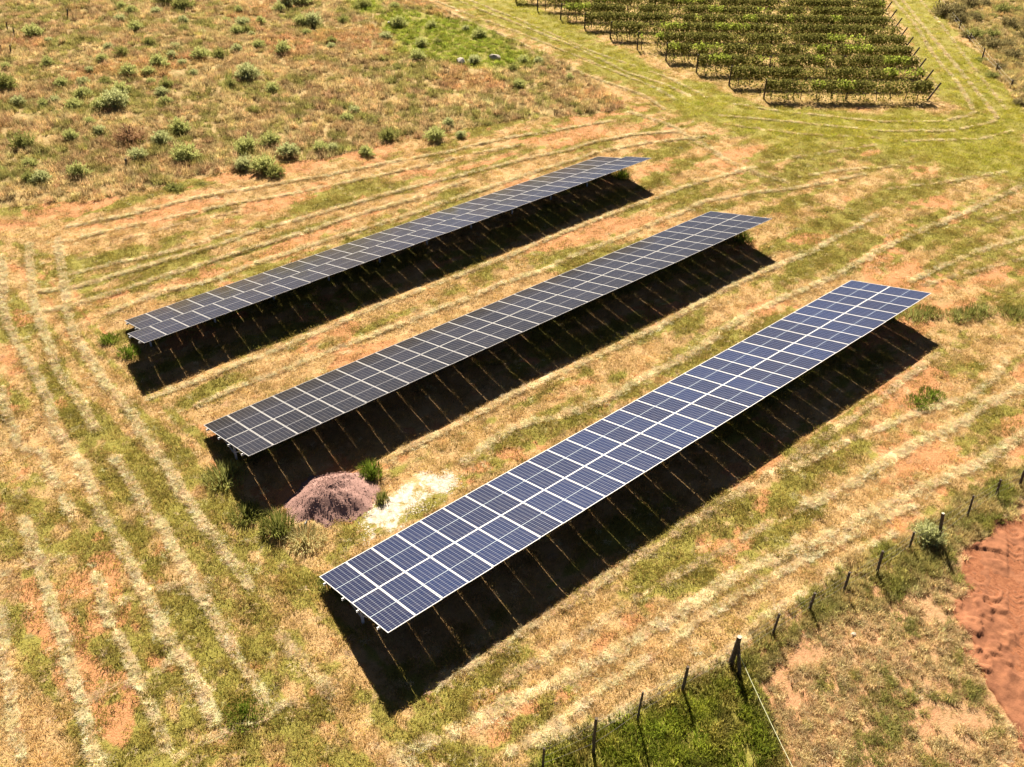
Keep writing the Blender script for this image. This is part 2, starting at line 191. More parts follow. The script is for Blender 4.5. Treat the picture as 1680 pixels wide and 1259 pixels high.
Z['roughall'] = np.clip(Z['rough'] + Z['roughr'], 0, 1)
# rows of raked hay
WINDROWS = [(w * .46, s_, l_) for w, s_, l_ in WINDROWS]
wind = np.zeros((GNX, GNY))
for w, s, pl in WINDROWS:
    for (ax, ay), (bx, by) in zip(pl[:-1], pl[1:]):
        m = w * 2.2 + .3
        i0, i1 = np.clip(((np.array([min(ax, bx) - m, max(ax, bx) + m]) - GX0) / GS).astype(int) + (0, 2), 0, GNX)
        j0, j1 = np.clip(((np.array([min(ay, by) - m, max(ay, by) + m]) - GY0) / GS).astype(int) + (0, 2), 0, GNY)
        x = GXX[i0:i1, j0:j1]; y = GYY[i0:i1, j0:j1]
        if x.size == 0: continue
        ex, ey = bx - ax, by - ay; t = np.clip(((x - ax) * ex + (y - ay) * ey) / (ex * ex + ey * ey + 1e-9), 0, 1)
        wob = (fbm(x, y, .7, 20) - .5) * .30
        d = np.hypot(x - ax - t * ex, y - ay - t * ey) + wob
        wind[i0:i1, j0:j1] = np.maximum(wind[i0:i1, j0:j1], s * np.exp(-(np.maximum(d, 0) / w) ** 2 * 3.0))
wind *= .55 + .9 * fbm(GXX, GYY, 1.3, 21)
Z['wind'] = np.clip(wind, 0, 1) * (1 - Z['rough']) * (1 - Z['low'])
mown = np.clip(1 - Z['roughall'] - Z['low'] - Z['vine'], 0, 1)
# patchy turf: streaks follow the mowing direction on either side of the headland
left = sstep(9.5, 6.5, GXX) * sstep(52, 46, GYY)
sx = GXX * (1 - left) / 2.6 + GXX * left; sy = GYY * (1 - left) + GYY * left / 2.0
stx = np.where(GXX < 8.5, GXX / .55, GXX / 9); sty = np.where(GXX < 8.5, GYY / 9, (GYY - .02 * GXX) / .55)
streak = fbm(stx, sty, 1.0, 37, 3)
gfield = fbm(sx, sy, 1.5, 30, 5) * .46 + fbm(GXX, GYY, .45, 35, 3) * .22 + streak * .32
rfield = fbm(sx + 40, sy, 1.7, 31, 5) * .75 + fbm(GXX, GYY, .5, 36, 3) * .25 - .05 * sstep(26, 16, GYY) * sstep(12, 6, GXX)
g = sstep(.45, .60, gfield + .10 * Z['track'] + .07 * Z['field2'] + .06 * left * sstep(40, 24, GYY))
g = np.maximum(g, Z['track'] * (.55 + .45 * sstep(.3, .5, fbm(GXX, GYY, 3, 33))))
g = np.maximum(g, Z['field2'] * .35 + 0 * g)
Z['green'] = g * mown
Z['red'] = sstep(.53, .66, rfield - .10 * Z['track'] - .06 * Z['field2'] + .03 * (GYY > 41) * (GYY < 54)) * mown * (1 - .8 * Z['track'])
Z['dry'] = np.clip(1 - Z['green'], 0, 1)

def samp(name, x, y):
    a = Z[name] if isinstance(name, str) else name
    fx = np.clip((np.asarray(x, float) - GX0) / GS, 0, GNX - 1.001); fy = np.clip((np.asarray(y, float) - GY0) / GS, 0, GNY - 1.001)
    i = fx.astype(int); j = fy.astype(int); u = fx - i; v = fy - j
    return (a[i, j] * (1 - u) + a[i + 1, j] * u) * (1 - v) + (a[i, j + 1] * (1 - u) + a[i + 1, j + 1] * u) * v

def gz(x, y):
    r = samp('roughall', x, y); so_ = samp('soil', x, y)
    z = plane(x, y) + (fbm(x, y, 5.0, 40, 3) - .5) * .10 + (fbm(x, y, 1.1, 41, 3) - .5) * (.06 + .16 * r)
    return z + samp('wind', x, y) * .06 + samp('white', x, y) * .05 - so_ * .03
def gz1(x, y): return float(gz(np.array([x]), np.array([y]))[0])

# ------------------------------------------------------------------ materials
def nt(name):
    m = bpy.data.materials.new(name); m.use_nodes = True; t = m.node_tree; t.nodes.clear()
    o = t.nodes.new('ShaderNodeOutputMaterial'); return m, t.nodes, t.links, o

def noise(N, L, scale, detail=4, rough=.6, vec=None, space='Object', sc3=None):
    c = N.new('ShaderNodeTexCoord'); n = N.new('ShaderNodeTexNoise'); n.inputs['Scale'].default_value = scale
    n.inputs['Detail'].default_value = detail; n.inputs['Roughness'].default_value = rough
    if sc3:
        m = N.new('ShaderNodeMapping'); m.inputs['Scale'].default_value = sc3; L.new(c.outputs[space], m.inputs[0]); L.new(m.outputs[0], n.inputs['Vector'])
    else: L.new(c.outputs[space], n.inputs['Vector'])
    return n.outputs[0]

def mix(N, L, f, a, b, blend='MIX'):
    m = N.new('ShaderNodeMix'); m.data_type = 'RGBA'; m.blend_type = blend
    for s, v in ((0, f), (6, a), (7, b)):
        if isinstance(v, (int, float)): m.inputs[s].default_value = v
        elif isinstance(v, tuple): m.inputs[s].default_value = v + (1,) if len(v) == 3 else v
        else: L.new(v, m.inputs[s])
    return m.outputs[2]

def rng_node(N, L, v, a, b, c=0, d=1):
    m = N.new('ShaderNodeMapRange'); m.interpolation_type = 'SMOOTHSTEP'; L.new(v, m.inputs[0])
    for i, k in enumerate((a, b, c, d)): m.inputs[i + 1].default_value = k
    return m.outputs[0]

def mth(N, L, op, a, b=None, clamp=False):
    m = N.new('ShaderNodeMath'); m.operation = op; m.use_clamp = clamp
    for i, v in enumerate((a, b)):
        if v is None: continue
        if isinstance(v, (int, float)): m.inputs[i].default_value = v
        else: L.new(v, m.inputs[i])
    return m.outputs[0]

def pbr(name, c1, c2=None, scale=8, rough=.7, metal=0, bump=0, bscale=40, spec=.4, detail=5):
    m, N, L, o = nt(name); b = N.new('ShaderNodeBsdfPrincipled')
    b.inputs['Roughness'].default_value = rough; b.inputs['Metallic'].default_value = metal; b.inputs['Specular IOR Level'].default_value = spec
    if c2: L.new(mix(N, L, rng_node(N, L, noise(N, L, scale, detail), .3, .7), c1, c2), b.inputs['Base Color'])
    else: b.inputs['Base Color'].default_value = c1 + (1,)
    if bump:
        bn = N.new('ShaderNodeBump'); bn.inputs['Strength'].default_value = bump; bn.inputs['Distance'].default_value = .02
        L.new(noise(N, L, bscale, 6), bn.inputs['Height']); L.new(bn.outputs[0], b.inputs['Normal'])
    L.new(b.outputs[0], o.inputs[0]); return m

def leafmat(name, tint=True, c1=None, c2=None, trans=.4, var=.35):
    """thin leaf or blade: diffuse with light passing through; colour from the tuft or from c1..c2 per island"""
    m, N, L, o = nt(name)
    gi = N.new('ShaderNodeNewGeometry')
    if tint:
        a = N.new('ShaderNodeAttribute'); a.attribute_type = 'INSTANCER'; a.attribute_name = 'tint'; base = a.outputs['Color']
    else: base = mix(N, L, gi.outputs['Random Per Island'], c1, c2)
    k = N.new('ShaderNodeMapRange'); L.new(gi.outputs['Random Per Island'], k.inputs[0]); k.inputs[3].default_value = 1 - var; k.inputs[4].default_value = 1 + var
    vm = N.new('ShaderNodeVectorMath'); vm.operation = 'SCALE'; L.new(base, vm.inputs[0]); L.new(k.outputs[0], vm.inputs['Scale'])
    d = N.new('ShaderNodeBsdfDiffuse'); t = N.new('ShaderNodeBsdfTranslucent'); s = N.new('ShaderNodeMixShader'); s.inputs[0].default_value = trans
    L.new(vm.outputs[0], d.inputs[0]); L.new(vm.outputs[0], t.inputs[0]); L.new(d.outputs[0], s.inputs[1]); L.new(t.outputs[0], s.inputs[2]); L.new(s.outputs[0], o.inputs[0])
    return m

M = {}
M['blade'] = leafmat('grass_blade', trans=.5)
M['straw'] = leafmat('straw_blade', trans=.5, var=.22)
M['alu'] = pbr('anodised_aluminium', (.70, .70, .70), (.64, .65, .67), 3, .38, 0, spec=.6)
M['steel'] = pbr('galvanised_steel', (.62, .64, .67), (.54, .56, .60), 12, .45, .2)
M['back'] = pbr('white_backsheet', (.70, .70, .70), (.66, .66, .67), 4, .6)
M['wood'] = pbr('weathered_wood', (.13, .10, .075), (.05, .04, .032), 14, .85, bump=.6, bscale=60)
M['cutwood'] = pbr('sawn_wood_end', (.62, .55, .44), (.5, .42, .32), 20, .8)
M['wire'] = pbr('fence_wire', (.30, .29, .28), (.2, .17, .15), 30, .5, .5)
M['rope'] = pbr('pale_rope', (.66, .68, .45), (.55, .56, .36), 60, .7)
M['rock'] = pbr('pale_rock', (.52, .47, .40), (.34, .30, .26), 6, .85, bump=.8, bscale=18)
M['bark'] = pbr('vine_bark', (.10, .075, .05), (.05, .037, .026), 20, .9, bump=.5)
M['gravel'] = pbr('reddish_gravel', (.40, .235, .205), (.24, .135, .12), 22, .85, bump=.9, bscale=30, detail=8)
M['white'] = pbr('white_rubble', (.80, .74, .66), (.64, .53, .41), 9, .9, bump=.8, bscale=25)
M['scrap'] = pbr('scrap_plastic', (.75, .76, .78), (.2, .22, .26), 9, .5)

def ground_mat():
    m, N, L, o = nt('field_ground'); b = N.new('ShaderNodeBsdfPrincipled'); b.inputs['Roughness'].default_value = .95; b.inputs['Specular IOR Level'].default_value = .15
    def at(n):
        a = N.new('ShaderNodeAttribute'); a.attribute_name = n; return a.outputs['Fac']
    n1 = noise(N, L, .9, 5); n2 = noise(N, L, 5, 6, .65); n3 = noise(N, L, 28, 6, .7); ns = noise(N, L, 9, 5, .7, sc3=(.35, 1, 1))
    f3 = rng_node(N, L, n3, .3, .7); f2 = rng_node(N, L, n2, .35, .65); fs = rng_node(N, L, ns, .35, .68)
    dry = mix(N, L, f3, (.34, .21, .09), (.60, .41, .20))
    dry = mix(N, L, fs, dry, (.55, .37, .18))
    grn = mix(N, L, f3, (.19, .17, .036), (.38, .34, .085))
    red = mix(N, L, f3, (.40, .185, .08), (.60, .31, .15))
    straw = mix(N, L, f3, (.58, .41, .21), (.90, .71, .44))
    rgh = mix(N, L, f2, (.36, .255, .115), (.50, .37, .18)); rgh = mix(N, L, rng_node(N, L, n1, .45, .65), rgh, (.26, .21, .07))
    soil = mix(N, L, f2, (.26, .10, .05), (.36, .15, .075)); soil = mix(N, L, rng_node(N, L, n3, .55, .8), soil, (.18, .065, .035))
    def k(a, amp=.6, lo=.35, hi=.65):
        s = mth(N, L, 'ADD', a, mth(N, L, 'MULTIPLY', mth(N, L, 'SUBTRACT', n2, .5), amp)); return rng_node(N, L, s, lo, hi)
    c = mix(N, L, k(at('green'), .9, .3, .75), dry, grn)
    c = mix(N, L, k(at('red'), .9, .35, .75), c, red)
    c = mix(N, L, k(at('wind'), .8, .15, .48), c, straw)
    c = mix(N, L, k(at('rough'), .3), c, rgh)
    low = mix(N, L, rng_node(N, L, n1, .42, .6), (.40, .18, .09), (.44, .27, .14)); low = mix(N, L, f3, low, (.54, .34, .19)); low = mix(N, L, rng_node(N, L, n2, .5, .66), low, (.26, .17, .07))
    c = mix(N, L, k(at('low'), .3), c, low)
    c = mix(N, L, k(at('meadow'), .5), c, grn)
    c = mix(N, L, k(at('soil'), .3), c, soil)
    c = mix(N, L, k(mth(N, L, 'MULTIPLY', at('white'), rng_node(N, L, n1, .36, .58, .45, 1)), 1.6, .35, .8), c, mix(N, L, f2, (.56, .43, .32), (.78, .69, .60)))
    L.new(c, b.inputs['Base Color'])
    bn = N.new('ShaderNodeBump'); bn.inputs['Strength'].default_value = .9; bn.inputs['Distance'].default_value = .05
    L.new(mth(N, L, 'ADD', n3, mth(N, L, 'MULTIPLY', n2, 1.5)), bn.inputs['Height']); L.new(bn.outputs[0], b.inputs['Normal'])
    L.new(b.outputs[0], o.inputs[0]); return m
M['ground'] = ground_mat()

def cell_mat(name, cell, cell2, line, kind):
    """photovoltaic cells under glass: 6 x 24 half-cells, gap in the middle, white margin"""
    m, N, L, o = nt(name); b = N.new('ShaderNodeBsdfPrincipled')
    uv = N.new('ShaderNodeUVMap'); sp = N.new('ShaderNodeSeparateXYZ'); L.new(uv.outputs[0], sp.inputs[0]); u, v = sp.outputs[0], sp.outputs[1]
    def tri(x, n):   # 0 at cell borders, .5 in the middle
        f = mth(N, L, 'FRACT', mth(N, L, 'MULTIPLY', x, n)); return mth(N, L, 'MINIMUM', f, mth(N, L, 'SUBTRACT', 1.0, f))
    tu, tv = tri(u, 6), tri(v, 20)
    lu = mth(N, L, 'LESS_THAN', tu, .045 if kind == 'lattice' else .04); lv = mth(N, L, 'LESS_THAN', tv, .08)
    dia = mth(N, L, 'LESS_THAN', mth(N, L, 'ADD', tu, mth(N, L, 'MULTIPLY', tv, .6)), .13)
    mid = mth(N, L, 'LESS_THAN', mth(N, L, 'ABSOLUTE', mth(N, L, 'SUBTRACT', v, .5)), .0052)
    eu = mth(N, L, 'MINIMUM', u, mth(N, L, 'SUBTRACT', 1.0, u)); ev = mth(N, L, 'MINIMUM', v, mth(N, L, 'SUBTRACT', 1.0, v))
    edge = mth(N, L, 'MAXIMUM', mth(N, L, 'LESS_THAN', eu, .007 if kind == 'lattice' else .006), mth(N, L, 'LESS_THAN', ev, .006 if kind == 'lattice' else .003))
    oi = N.new('ShaderNodeObjectInfo'); base = mix(N, L, oi.outputs['Random'], cell, cell2)
    c = mix(N, L, mth(N, L, 'MULTIPLY', lv, .3 if kind == 'lattice' else .12), base, line)
    c = mix(N, L, mth(N, L, 'MULTIPLY', lu, .55 if kind == 'lattice' else .5), c, line)
    if kind == 'lattice': c = mix(N, L, mth(N, L, 'MULTIPLY', dia, .5), c, line)
    c = mix(N, L, mid, c, (.50, .58, .66) if kind == 'lattice' else (.36, .36, .38)); c = mix(N, L, edge, c, (.75, .75, .76) if kind == 'lattice' else (.45, .45, .46))
    dust = rng_node(N, L, noise(N, L, 1.7, 5, .6), .35, .75, 0, .05)
    c = mix(N, L, dust, c, (.45, .38, .30))
    L.new(c, b.inputs['Base Color']); b.inputs['Roughness'].default_value = .13; b.inputs['IOR'].default_value = 1.5; b.inputs['Specular IOR Level'].default_value = .5 if kind == 'lattice' else .42
    L.new(b.outputs[0], o.inputs[0]); return m
M['cellA'] = cell_mat('cells_blue', (.013, .018, .056), (.016, .028, .092), (.26, .29, .35), 'lattice')
M['cellB'] = cell_mat('cells_black', (.020, .0195, .022), (.030, .030, .038), (.24, .24, .25), 'stripe')
M['cellC'] = cell_mat('cells_brown_black', (.026, .020, .019), (.030, .024, .022), (.23, .22, .20), 'stripe')

# ------------------------------------------------------------------ ground sheet
def axis(segs, far_lo, far_hi):
    a = []
    for lo, hi, st in segs: a += list(np.arange(lo, hi - 1e-6, st))
    a.append(segs[-1][1]); out = list(a); st = segs[-1][2]; x = a[-1]
    while x < far_hi: st *= 1.35; x += st; out.append(x)
    st = segs[0][2]; x = a[0]; pre = []
    while x > far_lo: st *= 1.35; x -= st; pre.append(x)
    return np.array(pre[::-1] + out)
ax = axis([(-6, 52, .17), (52, 118, .42)], -1200, 1800); ay = axis([(-2, 52, .17), (52, 112, .42)], -900, 1600)
AX, AY = np.meshgrid(ax, ay, indexing='ij'); fx, fy = AX.ravel(), AY.ravel()
zz = gz(fx, fy)
nx, ny = len(ax), len(ay)
idx = np.arange(nx * ny).reshape(nx, ny)
quads = np.stack([idx[:-1, :-1], idx[1:, :-1], idx[1:, 1:], idx[:-1, 1:]], -1).reshape(-1, 4)
gm = mesh_np('ground', np.stack([fx, fy, zz], 1), quads, mat=M['ground'], smooth=True)
outside = (fx < gxs[0]) | (fx > gxs[-1]) | (fy < gys[0]) | (fy > gys[-1])
for an, zn in (('green', 'green'), ('red', 'red'), ('wind', 'wind'), ('rough', 'roughall'), ('low', 'low'), ('soil', 'soil'), ('meadow', 'meadow'), ('white', 'white')):
    v = samp(zn, fx, fy)
    if an == 'meadow': v = np.maximum(v, samp('lush', fx, fy))
    if an == 'green': v = np.maximum(v, .45 * samp('vine', fx, fy))
    v = np.where(outside, 1.0 if an == 'rough' else 0.0, v)
    gm.attributes.new(an, 'FLOAT', 'POINT').data.foreach_set('value', v.astype(np.float32))
tag(ob('ground', gm), 'mown grass field with red earth patches and raked hay lines', kind='structure')

# churned red soil with tyre marks, finer relief than the field
sxs = np.arange(19, 37, .055); sys_ = np.arange(-3.5, 8.2, .055)
SX, SY = np.meshgrid(sxs, sys_, indexing='ij'); x, y = SX.ravel(), SY.ravel(); sm = samp('soil', x, y)
cl_ = fbm(x, y, .30, 61, 3); h = (fbm(x, y, 1.3, 60, 4) - .5) * .22 + sstep(.48, .62, cl_) * .09 * sstep(.35, .6, fbm(x, y, 1.1, 62, 3)) + (fbm(x, y, .14, 63, 2) - .5) * .05
for pl in TRACKS[:3]:
    for (ax_, ay_), (bx_, by_) in zip(pl[:-1], pl[1:]):
        e = np.array([bx_ - ax_, by_ - ay_]); ln = np.hypot(*e); e /= ln
        s = (x - ax_) * e[0] + (y - ay_) * e[1]; d = -(x - ax_) * e[1] + (y - ay_) * e[0]
        inn = (s > -.1) & (s < ln + .1) & (np.abs(d) < .22)
        lug = np.sin((s + np.abs(d) * .9) * 2 * math.pi / .26) * .035 * sstep(.38, .6, fbm(x, y, .8, 64, 2)) - .04
        h = np.where(inn, h * .5 + lug, h)
zs = gz(x, y) + .05 + h - sstep(.62, .25, sm) * .22
ii = np.arange(len(x)).reshape(len(sxs), len(sys_))
sq = np.stack([ii[:-1, :-1], ii[1:, :-1], ii[1:, 1:], ii[:-1, 1:]], -1).reshape(-1, 4)
sq = sq[(sm[sq] > .15).any(1)]
M['soil'] = pbr('red_soil', (.33, .145, .078), (.20, .085, .048), 2.5, .95, bump=.9, bscale=22, spec=.1, detail=8)
tag(ob('bare_soil', mesh_np('bare_soil', np.stack([x, y, zs], 1), sq, mat=M['soil'], smooth=True)), 'bare red soil with tyre marks at the right edge', kind='structure')

# ------------------------------------------------------------------ grass: tuft prototypes and scatter
def tuft(name, seed, n, rad, hlo, hhi, lean, wid, flat=0.0, seg=1, mat='blade'):
    r = np.random.default_rng(seed); V = []; T = []; Q = []
    for i in range(n):
        a = r.random() * 2 * math.pi; d = rad * math.sqrt(r.random()); bx, by = d * math.cos(a), d * math.sin(a)
        h = r.uniform(hlo, hhi); la = r.random() * 2 * math.pi if r.random() < .5 else a + r.normal() * .5
        ln = lean * r.uniform(.3, 1.3); w = wid * r.uniform(.6, 1.3) / 2
        if r.random() < flat: ln = 1.5; bz = r.uniform(.01, .05)
        else: bz = -.01
        ln = min(ln, 1.5); ux, uy = math.cos(la), math.sin(la); pa = la + math.pi / 2 + r.normal() * .5; px, py = math.cos(pa) * w, math.sin(pa) * w
        b = len(V)
        if seg == 1:
            tx, ty, tz = bx + ux * h * math.sin(ln), by + uy * h * math.sin(ln), bz + h * math.cos(ln)
            V += [(bx - px, by - py, bz), (bx + px, by + py, bz), (tx, ty, tz)]; T.append((b, b + 1, b + 2))
        else:
            m = .55 * h; l1 = ln * .45; mx, my, mz = bx + ux * m * math.sin(l1), by + uy * m * math.sin(l1), bz + m * math.cos(l1)
            l2 = ln * 1.5; e = h - m; tx, ty, tz = mx + ux * e * math.sin(l2), my + uy * e * math.sin(l2), mz + e * math.cos(l2)
            V += [(bx - px, by - py, bz), (bx + px, by + py, bz), (mx + px * .8, my + py * .8, mz), (mx - px * .8, my - py * .8, mz), (tx, ty, tz)]
            Q.append((b, b + 1, b + 2, b + 3)); T.append((b + 3, b + 2, b + 4))
    return mesh_np(name, V, Q or None, T, M[mat])

def proto(name, meshes):
    c = bpy.data.collections.new(name)
    for i, me in enumerate(meshes): c.objects.link(bpy.data.objects.new(f'{name}_{i:02d}', me))
    return c

PR = {
 'mown': proto('tuft_mown', [tuft('t', 100 + i, 70, .26, .05, .13, .9, .016, .25) for i in range(6)]),
 'hay': proto('tuft_hay', [tuft('t', 200 + i, 50, .15, 0.06, .20, 1.4, .012, .85, 1, 'straw') for i in range(6)]),
 'rough': proto('tuft_rough', [tuft('t', 300 + i, 46, .24, .16, .48, .6, .022, .15, 2) for i in range(7)]),
 'lush': proto('tuft_lush', [tuft('t', 400 + i, 60, .22, .10, .28, .7, .02, .0, 2) for i in range(6)]),
}

def scatter(name, pr, x, y, z, scl, tint, label, cat='grass', zs=None, tilt=.12):
    n = len(x); me = bpy.data.meshes.new(name); me.vertices.add(n)
    me.vertices.foreach_set('co', np.stack([x, y, z], 1).astype(np.float32).ravel())
    rot = np.stack([rng.normal(0, tilt, n), rng.normal(0, tilt, n), rng.random(n) * 6.283], 1)
    s3 = np.stack([scl, scl, scl * (zs if zs is not None else 1)], 1)
    me.attributes.new('rot', 'FLOAT_VECTOR', 'POINT').data.foreach_set('vector', rot.astype(np.float32).ravel())
    me.attributes.new('scl', 'FLOAT_VECTOR', 'POINT').data.foreach_set('vector', s3.astype(np.float32).ravel())
    me.attributes.new('tint', 'FLOAT_COLOR', 'POINT').data.foreach_set('color', np.concatenate([tint, np.ones((n, 1))], 1).astype(np.float32).ravel())
    me.attributes.new('var', 'INT', 'POINT').data.foreach_set('value', rng.integers(0, 1000, n).astype(np.int32))
    o = ob(name, me)
    t = bpy.data.node_groups.new(name, 'GeometryNodeTree'); t.interface.new_socket('Geometry', in_out='INPUT', socket_type='NodeSocketGeometry'); t.interface.new_socket('Geometry', in_out='OUTPUT', socket_type='NodeSocketGeometry')
    N, L = t.nodes, t.links; gi = N.new('NodeGroupInput'); go = N.new('NodeGroupOutput'); ip = N.new('GeometryNodeInstanceOnPoints'); ci = N.new('GeometryNodeCollectionInfo')
    ci.inputs['Collection'].default_value = PR[pr]; ci.inputs['Separate Children'].default_value = True; ci.inputs['Reset Children'].default_value = True
    def na(n, ty):
        a = N.new('GeometryNodeInputNamedAttribute'); a.data_type = ty; a.inputs['Name'].default_value = n; return a.outputs['Attribute']
    er = N.new('FunctionNodeEulerToRotation'); L.new(na('rot', 'FLOAT_VECTOR'), er.inputs[0])
    L.new(gi.outputs[0], ip.inputs['Points']); L.new(ci.outputs[0], ip.inputs['Instance']); ip.inputs['Pick Instance'].default_value = True
    L.new(na('var', 'INT'), ip.inputs['Instance Index']); L.new(er.outputs[0], ip.inputs['Rotation']); L.new(na('scl', 'FLOAT_VECTOR'), ip.inputs['Scale']); L.new(ip.outputs[0], go.inputs[0])
    md = o.modifiers.new('scatter', 'NODES'); md.node_group = t
    return tag(o, label, cat, kind='stuff')

VIEW = np.array([(-8, 19), (14, 110), (124, 52), (122, 28), (42, -2.5), (11, 0)])
def inpoly(x, y, P):
    r = np.zeros(len(x), bool)
    for k in range(len(P)):
        (ax_, ay_), (bx_, by_) = P[k - 1], P[k]; c = (ay_ > y) != (by_ > y); r ^= c & (x < (bx_ - ax_) * (y - ay_) / (by_ - ay_ + 1e-12) + ax_)
    return r
def cloud(density, near=1.0):
    n = int(129 * 111 * density); x = rng.uniform(-7, 122, n); y = rng.uniform(-3, 108, n)
    k = inpoly(x, y, VIEW); x, y = x[k], y[k]
    d = np.hypot(x, y); k = rng.random(len(x)) < np.clip(1.25 - d / 110 * near, .3, 1); return x[k], y[k]
def lerp(a, b, t): return np.asarray(a)[None] * (1 - t[:, None]) + np.asarray(b)[None] * t[:, None]
def jit(c, s=.16):
    n = len(c); return np.clip(c * (1 + rng.normal(0, s, (n, 1))) * (1 + rng.normal(0, .05, (n, 3))), .004, .9)

# short stubble over everything that is mown
x, y = cloud(17)
k = (samp('roughall', x, y) < .5) & (samp('low', x, y) < .5) & (samp('white', x, y) < rng.random(len(x)) * .9)
x, y = x[k], y[k]; rd = samp('red', x, y); k = rng.random(len(x)) > rd * .62; x, y = x[k], y[k]
gr = np.clip(samp('green', x, y) + rng.normal(0, .26, len(x)), 0, 1); tr = samp('track', x, y)
c = lerp((.57, .385, .17), (.30, .26, .06), gr)
c = c * (1 - (tr * gr)[:, None] * .6) + np.array([.50, .50, .055])[None] * (tr * gr)[:, None] * .6
vi = samp('vine', x, y)[:, None]; c = c * (1 - vi * .6) + np.array([.34, .31, .07])[None] * vi * .6
s = rng.uniform(.7, 1.25, len(x)) * (1 + .4 * gr)
scatter('mown_grass', 'mown', x, y, gz(x, y), s, jit(c, .24), 'short mown grass, part dry and part green, between the solar arrays')

# raked hay lying in rows plus loose wisps
px_, py_, ps_ = [], [], []
for w, st, pl in WINDROWS:
    for (ax_, ay_), (bx_, by_) in zip(pl[:-1], pl[1:]):
        ln = math.hypot(bx_ - ax_, by_ - ay_); n = int(ln * st * (36 + 84 * w)); t = rng.random(n); sg = w * np.where(rng.random(n) < .10, .9, .27) * rng.uniform(.6, 1.4, n)
        px_.append(ax_ + (bx_ - ax_) * t + rng.normal(0, 1, n) * sg); py_.append(ay_ + (by_ - ay_) * t + rng.normal(0, 1, n) * sg); ps_.append(np.full(n, st))
lx, ly = cloud(3.2); k = (samp('roughall', lx, ly) < .4) & (samp('soil', lx, ly) < .3) & (samp('lush', lx, ly) < .5) & (samp('track', lx, ly) < .5); px_.append(lx[k]); py_.append(ly[k]); ps_.append(np.full(k.sum(), .5))
x, y, st = map(np.concatenate, (px_, py_, ps_))
x = x + (fbm(x, y, 1.3, 72, 3) - .5) * .16; y = y + (fbm(x, y, 1.3, 73, 3) - .5) * .16
k = fbm(x, y, .6, 70) + .22 * st > .50; x, y = x[k], y[k]
st = st[k]; c = lerp((.95, .78, .52), (.90, .68, .40), rng.random(len(x))) * np.where(st < .52, .86, 1.0)[:, None]
scatter('cut_hay', 'hay', x, y, gz(x, y) + .01, rng.uniform(.6, 1.15, len(x)), jit(c, .2), 'pale cut hay raked in long lines across the field', 'hay', zs=.4, tilt=.22)

# tall rough grass
x, y = cloud(12, .7)
ra = samp('roughall', x, y); md = samp('meadow', x, y)
k = (ra > rng.uniform(.3, .7, len(x))) & (fbm(x, y, 1.0, 80) > .27); x, y = x[k], y[k]; ra = ra[k]; md = md[k]
a = fbm(x, y, 2.6, 81); b = fbm(x, y, 1.2, 82); e = fbm(x, y, 6, 83)
c = lerp((.62, .47, .235), (.46, .325, .165), sstep(.40, .60, a))
ol = sstep(.46, .62, b); c = c * (1 - ol[:, None]) + np.array([.33, .305, .10])[None] * ol[:, None]
ru = sstep(.58, .72, e) * .6; c = c * (1 - ru[:, None]) + np.array([.58, .33, .16])[None] * ru[:, None]
c = c * (1 - md[:, None]) + np.array([.30, .35, .055])[None] * md[:, None]
rr_ = samp('roughr', x, y)[:, None]; c = c * (1 - rr_ * .6) + np.array([.33, .28, .11])[None] * rr_ * .8
scatter('rough_grass', 'rough', x, y, gz(x, y), rng.uniform(.6, 1.2, len(x)), jit(c, .28), 'tall dry rough grass of the unmown field', 'grass', zs=(1 - .35 * md) * (.5 + 1.0 * fbm(x, y, 1.7, 84)))

# unmown strip by the fence: lush paddock corner, straw tussocks and green verge
n = 26000; x = rng.uniform(6, 37, n); y = rng.uniform(-3, 12, n)
lo, lu, fg, sl = samp('low', x, y), samp('lush', x, y), samp('fenceg', x, y), samp('soil', x, y)
cl = fbm(x, y, .9, 90); k = (lo > .5) & (rng.random(n) < .55 + .9 * fbm(x, y, .5, 93) - .35 * (lu > .4)) & (sl < .75 * rng.random(n) ** 1.5 + .08) & ((lu > .4) | (fg > .4) | (cl > .40)); x, y, lu, fg, cl = x[k], y[k], lu[k], fg[k], cl[k]
c = lerp((.70, .54, .30), (.36, .34, .11), sstep(.50, .64, fbm(x, y, .8, 91)))
c = c * (1 - fg[:, None] * .8) + lerp((.28, .28, .06), (.56, .46, .19), sstep(.45, .6, cl)) * fg[:, None] * .8
c = c * (1 - lu[:, None]) + lerp((.27, .31, .04), (.36, .32, .08), sstep(.42, .62, cl)) * lu[:, None]
isl = lu > .5
scatter('paddock_grass', 'lush', x[isl], y[isl], gz(x[isl], y[isl]), rng.uniform(.4, 1.25, isl.sum()), jit(c[isl] * lerp((1, 1, 1), (.55, .55, .6), sstep(.5, .68, fbm(x[isl], y[isl], .45, 92))), .36), 'lush green grass in the fenced corner at the bottom')
isl = ~isl
scatter('tussock_grass', 'rough', x[isl], y[isl], gz(x[isl], y[isl]), rng.uniform(.35, .75, isl.sum()), jit(c[isl], .22), 'straw and green tussock grass between fence and red soil', zs=.8 + .5 * fg[isl], tilt=.3)

